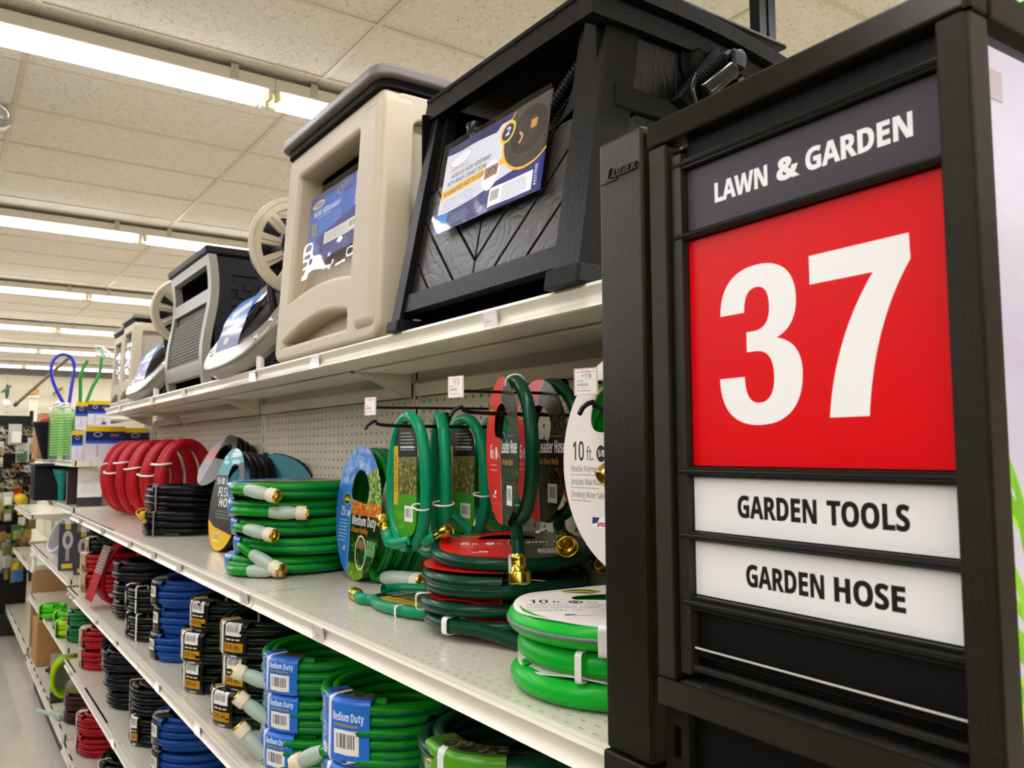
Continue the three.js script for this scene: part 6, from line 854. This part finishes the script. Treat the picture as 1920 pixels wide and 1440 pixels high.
{ const t = thing('hand_tool', 'pair of black and orange pruners lying on the base deck', 'tool', [0.66, 0.25, -6.35], 0.4); obj('handle', [tube([[0, 0.01, 0], [0.04, 0.03, 0.06], [0.02, 0.02, 0.14]], 0.014, 16, 8), tube([[0.03, 0.01, 0], [-0.02, 0.03, 0.07], [-0.04, 0.02, 0.14]], 0.014, 16, 8)], M(0x141414, 0.5), t); obj('grip', rod([0.0, 0.05, 0.05], [0.02, 0.06, 0.11], 0.016), M(0xd0501c, 0.5), t); }
{ const t = thing('gutter_spout', 'pale translucent plastic spout poking out from the base deck into the aisle', 'spout', [0.6, 0.25, -5.3], 0.3); obj('spout', [tube([[0.02, 0, 0.06], [-0.02, 0.01, 0.0], [-0.06, 0.025, -0.08]], 0.012, 16, 8), span(-0.02, 0.03, -0.01, 0.02, 0.04, 0.09, 0.006)], sleeve, t); }

// ---------------------------------------------------------------- end of the aisle: hanging displays in front of the back wall
const junkCols = [0xb9a83a, 0xd8c234, 0x3f6a34, 0x2b5a2c, 0xb0b0a6, 0x8d8d84, 0x2f2f2c, 0xc84a2a, 0x2f6ab0, 0xd8d4c6, 0x5c4a2c, 0x9aa04a];
{
  const rack = thing('display_rack', 'tall dark wire display rack hung with garden pieces at the end of the aisle', 'display rack', [0.5, 0, -9.2]);
  obj('frame', [span(-0.5, 0.24, 0.2, 2.05, -0.03, -0.01), span(-0.52, -0.49, 0, 2.1, -0.05, 0.0), span(0.23, 0.26, 0, 2.1, -0.05, 0.0)], M(0x1a1917, 0.6), rack); obj('foot', span(-0.5, 0.26, 0, 0.2, -0.3, 0.1, 0.01), M(0x2b2a27, 0.5), rack);
  const kinds = ['ornament', 'card', 'bottle'];
  const gn = ['white', 'yellow', 'green', 'charcoal', 'silver', 'red', 'blue', 'bronze', 'olive'], gh = [0xd8d4c6, 0xd8b81c, 0x3f6a34, 0x33302c, 0xb4b0a4, 0xb8322a, 0x2f6ab0, 0x8a6a3c, 0x8f8c4a];
  for (let r = 0; r < 9; r++) for (let c = 0; c < 6; c++) {
    const x = 0.44 + c * 0.062 + rnd(-0.03, 0.03), y = 0.62 + r * 0.155 + rnd(-0.06, 0.06), z = -9.2 + 0.05 + rnd(0, 0.3), h = r > 3 ? [4, 8, 4, 3, 1, 0, 7, 4, 8][Math.floor(rnd(0, 8.99))] : [2, 1, 0, 8, 8, 2, 4, 3, 7][Math.floor(rnd(0, 8.99))], k = r > 4 ? Math.floor(rnd(0, 1.6)) : 1 + Math.floor(rnd(0, 1.99));
    const rowN = ['lowest', 'second', 'third', 'fourth', 'fifth', 'sixth', 'seventh', 'eighth', 'top'][r], colN = ['first', 'second', 'third', 'fourth', 'fifth', 'sixth'][c];
    const t = thing(['wind_spinner', 'hanging_pack', 'stake_light'][k], gn[h] + ' ' + ['wire spinner', 'carded garden piece', 'garden light'][k] + ' on the dark rack, ' + colN + ' along the ' + rowN + ' row', ['spinner', 'package', 'garden light'][k], [x, y, z], rnd(-0.7, 0.7), 'garden pieces on the dark display rack'), sc = t.scale.setScalar(rnd(0.85, 1.5)), m = M(gh[h], 0.35, k === 0 ? { metalness: 0.3 } : {});
    if (k === 0) obj('spinner', [0, 1, 2, 3, 4].map((i) => new THREE.TorusGeometry(0.022 + i * 0.008, 0.004, 6, 20, 4.8).rotateY(i * 0.8).rotateX(i * 0.5)), m, t);
    else if (k === 1) { obj('card', bx(0.08, 0.13, 0.003, 0, 0, 0), m, t); obj('blister', bx(0.06, 0.075, 0.03, 0, -0.02, 0.015, 0.012), M(gh[(h + 3 + c) % 9], 0.3), t); }
    else obj('globe', lathe([[0, -0.07], [0.012, -0.068], [0.014, 0], [0.034, 0.015], [0.04, 0.04], [0.032, 0.065], [0, 0.075]], 14), m, t);
    obj('hook', rod([0, 0.05, -0.0], [0, 0.05, -0.2], 0.004, 5), M(0x2b2a27, 0.4), t);
  }
}
// dark display band along the back wall and things hung above it
{
  const t = thing('wall_display', 'dark pegboard display along the foot of the back wall', 'wall display', [0, 0, -20.3]); obj('panel', span(-6, 6, 0.02, 2.38, -0.05, 0.05), M(0x2a2825, 0.7), t); obj('cap', span(-6.02, 6.02, 2.38, 2.42, -0.08, 0.08), M(0x77726a, 0.5), t);
  const wp = M(0xe6dec8, 0.6);
  const post = thing('wall_post', 'white square post standing at the end of the aisle', 'post', [0.86, 0, -10.5]); obj('post', span(-0.04, 0.04, 0, 2.3, -0.04, 0.04, 0.006), wp, post); obj('cap', span(-0.05, 0.05, 2.3, 2.32, -0.05, 0.05, 0.004), wp, post);
  const pole = thing('wooden_pole', 'long brown wooden pole leaning diagonally above the black pot', 'pole'); obj('pole', rod([0.5, 2.08, -7.4], [0.69, 2.32, -6.0], 0.012, 10), M(0x8a7a5c, 0.6), pole); obj('tip', rod([0.5, 2.08, -7.4], [0.49, 2.068, -7.47], 0.016, 10), M(0x4a4338, 0.5), pole);
  [['dark green ornament with a white globe hanging on the back wall, leftmost of three', 1.18, 0x2a5a3a], ['orange and green ornament with a white globe hanging on the back wall, middle of three', 1.66, 0xc88a3c], ['pale orange ornament with a white globe hanging on the back wall, rightmost of three', 2.14, 0xc8a06a]].forEach(([l, x, c], i) => {
    const o = thing('hanging_ornament', l, 'ornament', [x, 2.98, -20.35]); obj('bird', [new THREE.SphereGeometry(1, 14, 10).scale(i ? 0.12 : 0.04, i ? 0.06 : 0.16, 0.04).rotateZ(i ? 0.5 : 0)], M(c, 0.5), o); obj('wing', new THREE.SphereGeometry(1, 12, 8).scale(0.13, 0.03, 0.05).rotateZ(0.7).translate(-0.02, 0.05, 0.02), M(0x5a6a52, 0.5), o); obj('globe', new THREE.SphereGeometry(0.075, 18, 12).translate(0, -0.24, 0), M(0xf2efe6, 0.3), o); obj('cord', [rod([0, 0.4, 0], [0, -0.5, 0], 0.006, 6), aim(lathe([[0, -0.05], [0.025, -0.04], [0.03, 0.06], [0, 0.08]], 10), V(0, 1, 0), V(0, -0.42, 0))], M(0xb9b09a, 0.5), o);
  });
}

// ---------------------------------------------------------------- the shelving across the aisle, outside the picture, dark in the gloss of the black steel
{
  const t = thing('shelving_unit', 'dark shelving across the aisle, outside the picture, seen only mirrored in the black steel', 'shelving', [-1.42, 0, -3.0]), dk = M(0x2a2723, 0.7);
  obj('back_panel', span(-0.52, -0.5, 0, 1.95, -6, 4.5), M(0x3a362f, 0.7), t);
  for (const y of [0.18, 0.6, 1.0, 1.4, 1.8]) { obj('shelf_board', span(-0.5, 0, y - 0.03, y, -6, 4.5, 0.004), M(0x9a917c, 0.5), t); }
  for (let k = 0; k < 4; k++) for (let j = 0; j < 14; j++) obj('stocked_box', span(-0.45, -0.04 - 0.04 * n8(k * 0.3, j * 0.21), [0.18, 0.6, 1.0, 1.4][k], [0.18, 0.6, 1.0, 1.4][k] + 0.24 + 0.1 * n8(j * 0.17, k * 0.4), -5.9 + j * 0.74, -5.2 + j * 0.74, 0.01), j % 3 ? dk : M(0x4a3b2c, 0.7), t);
}

scene.updateMatrixWorld(true);
renderer.render(scene, camera);
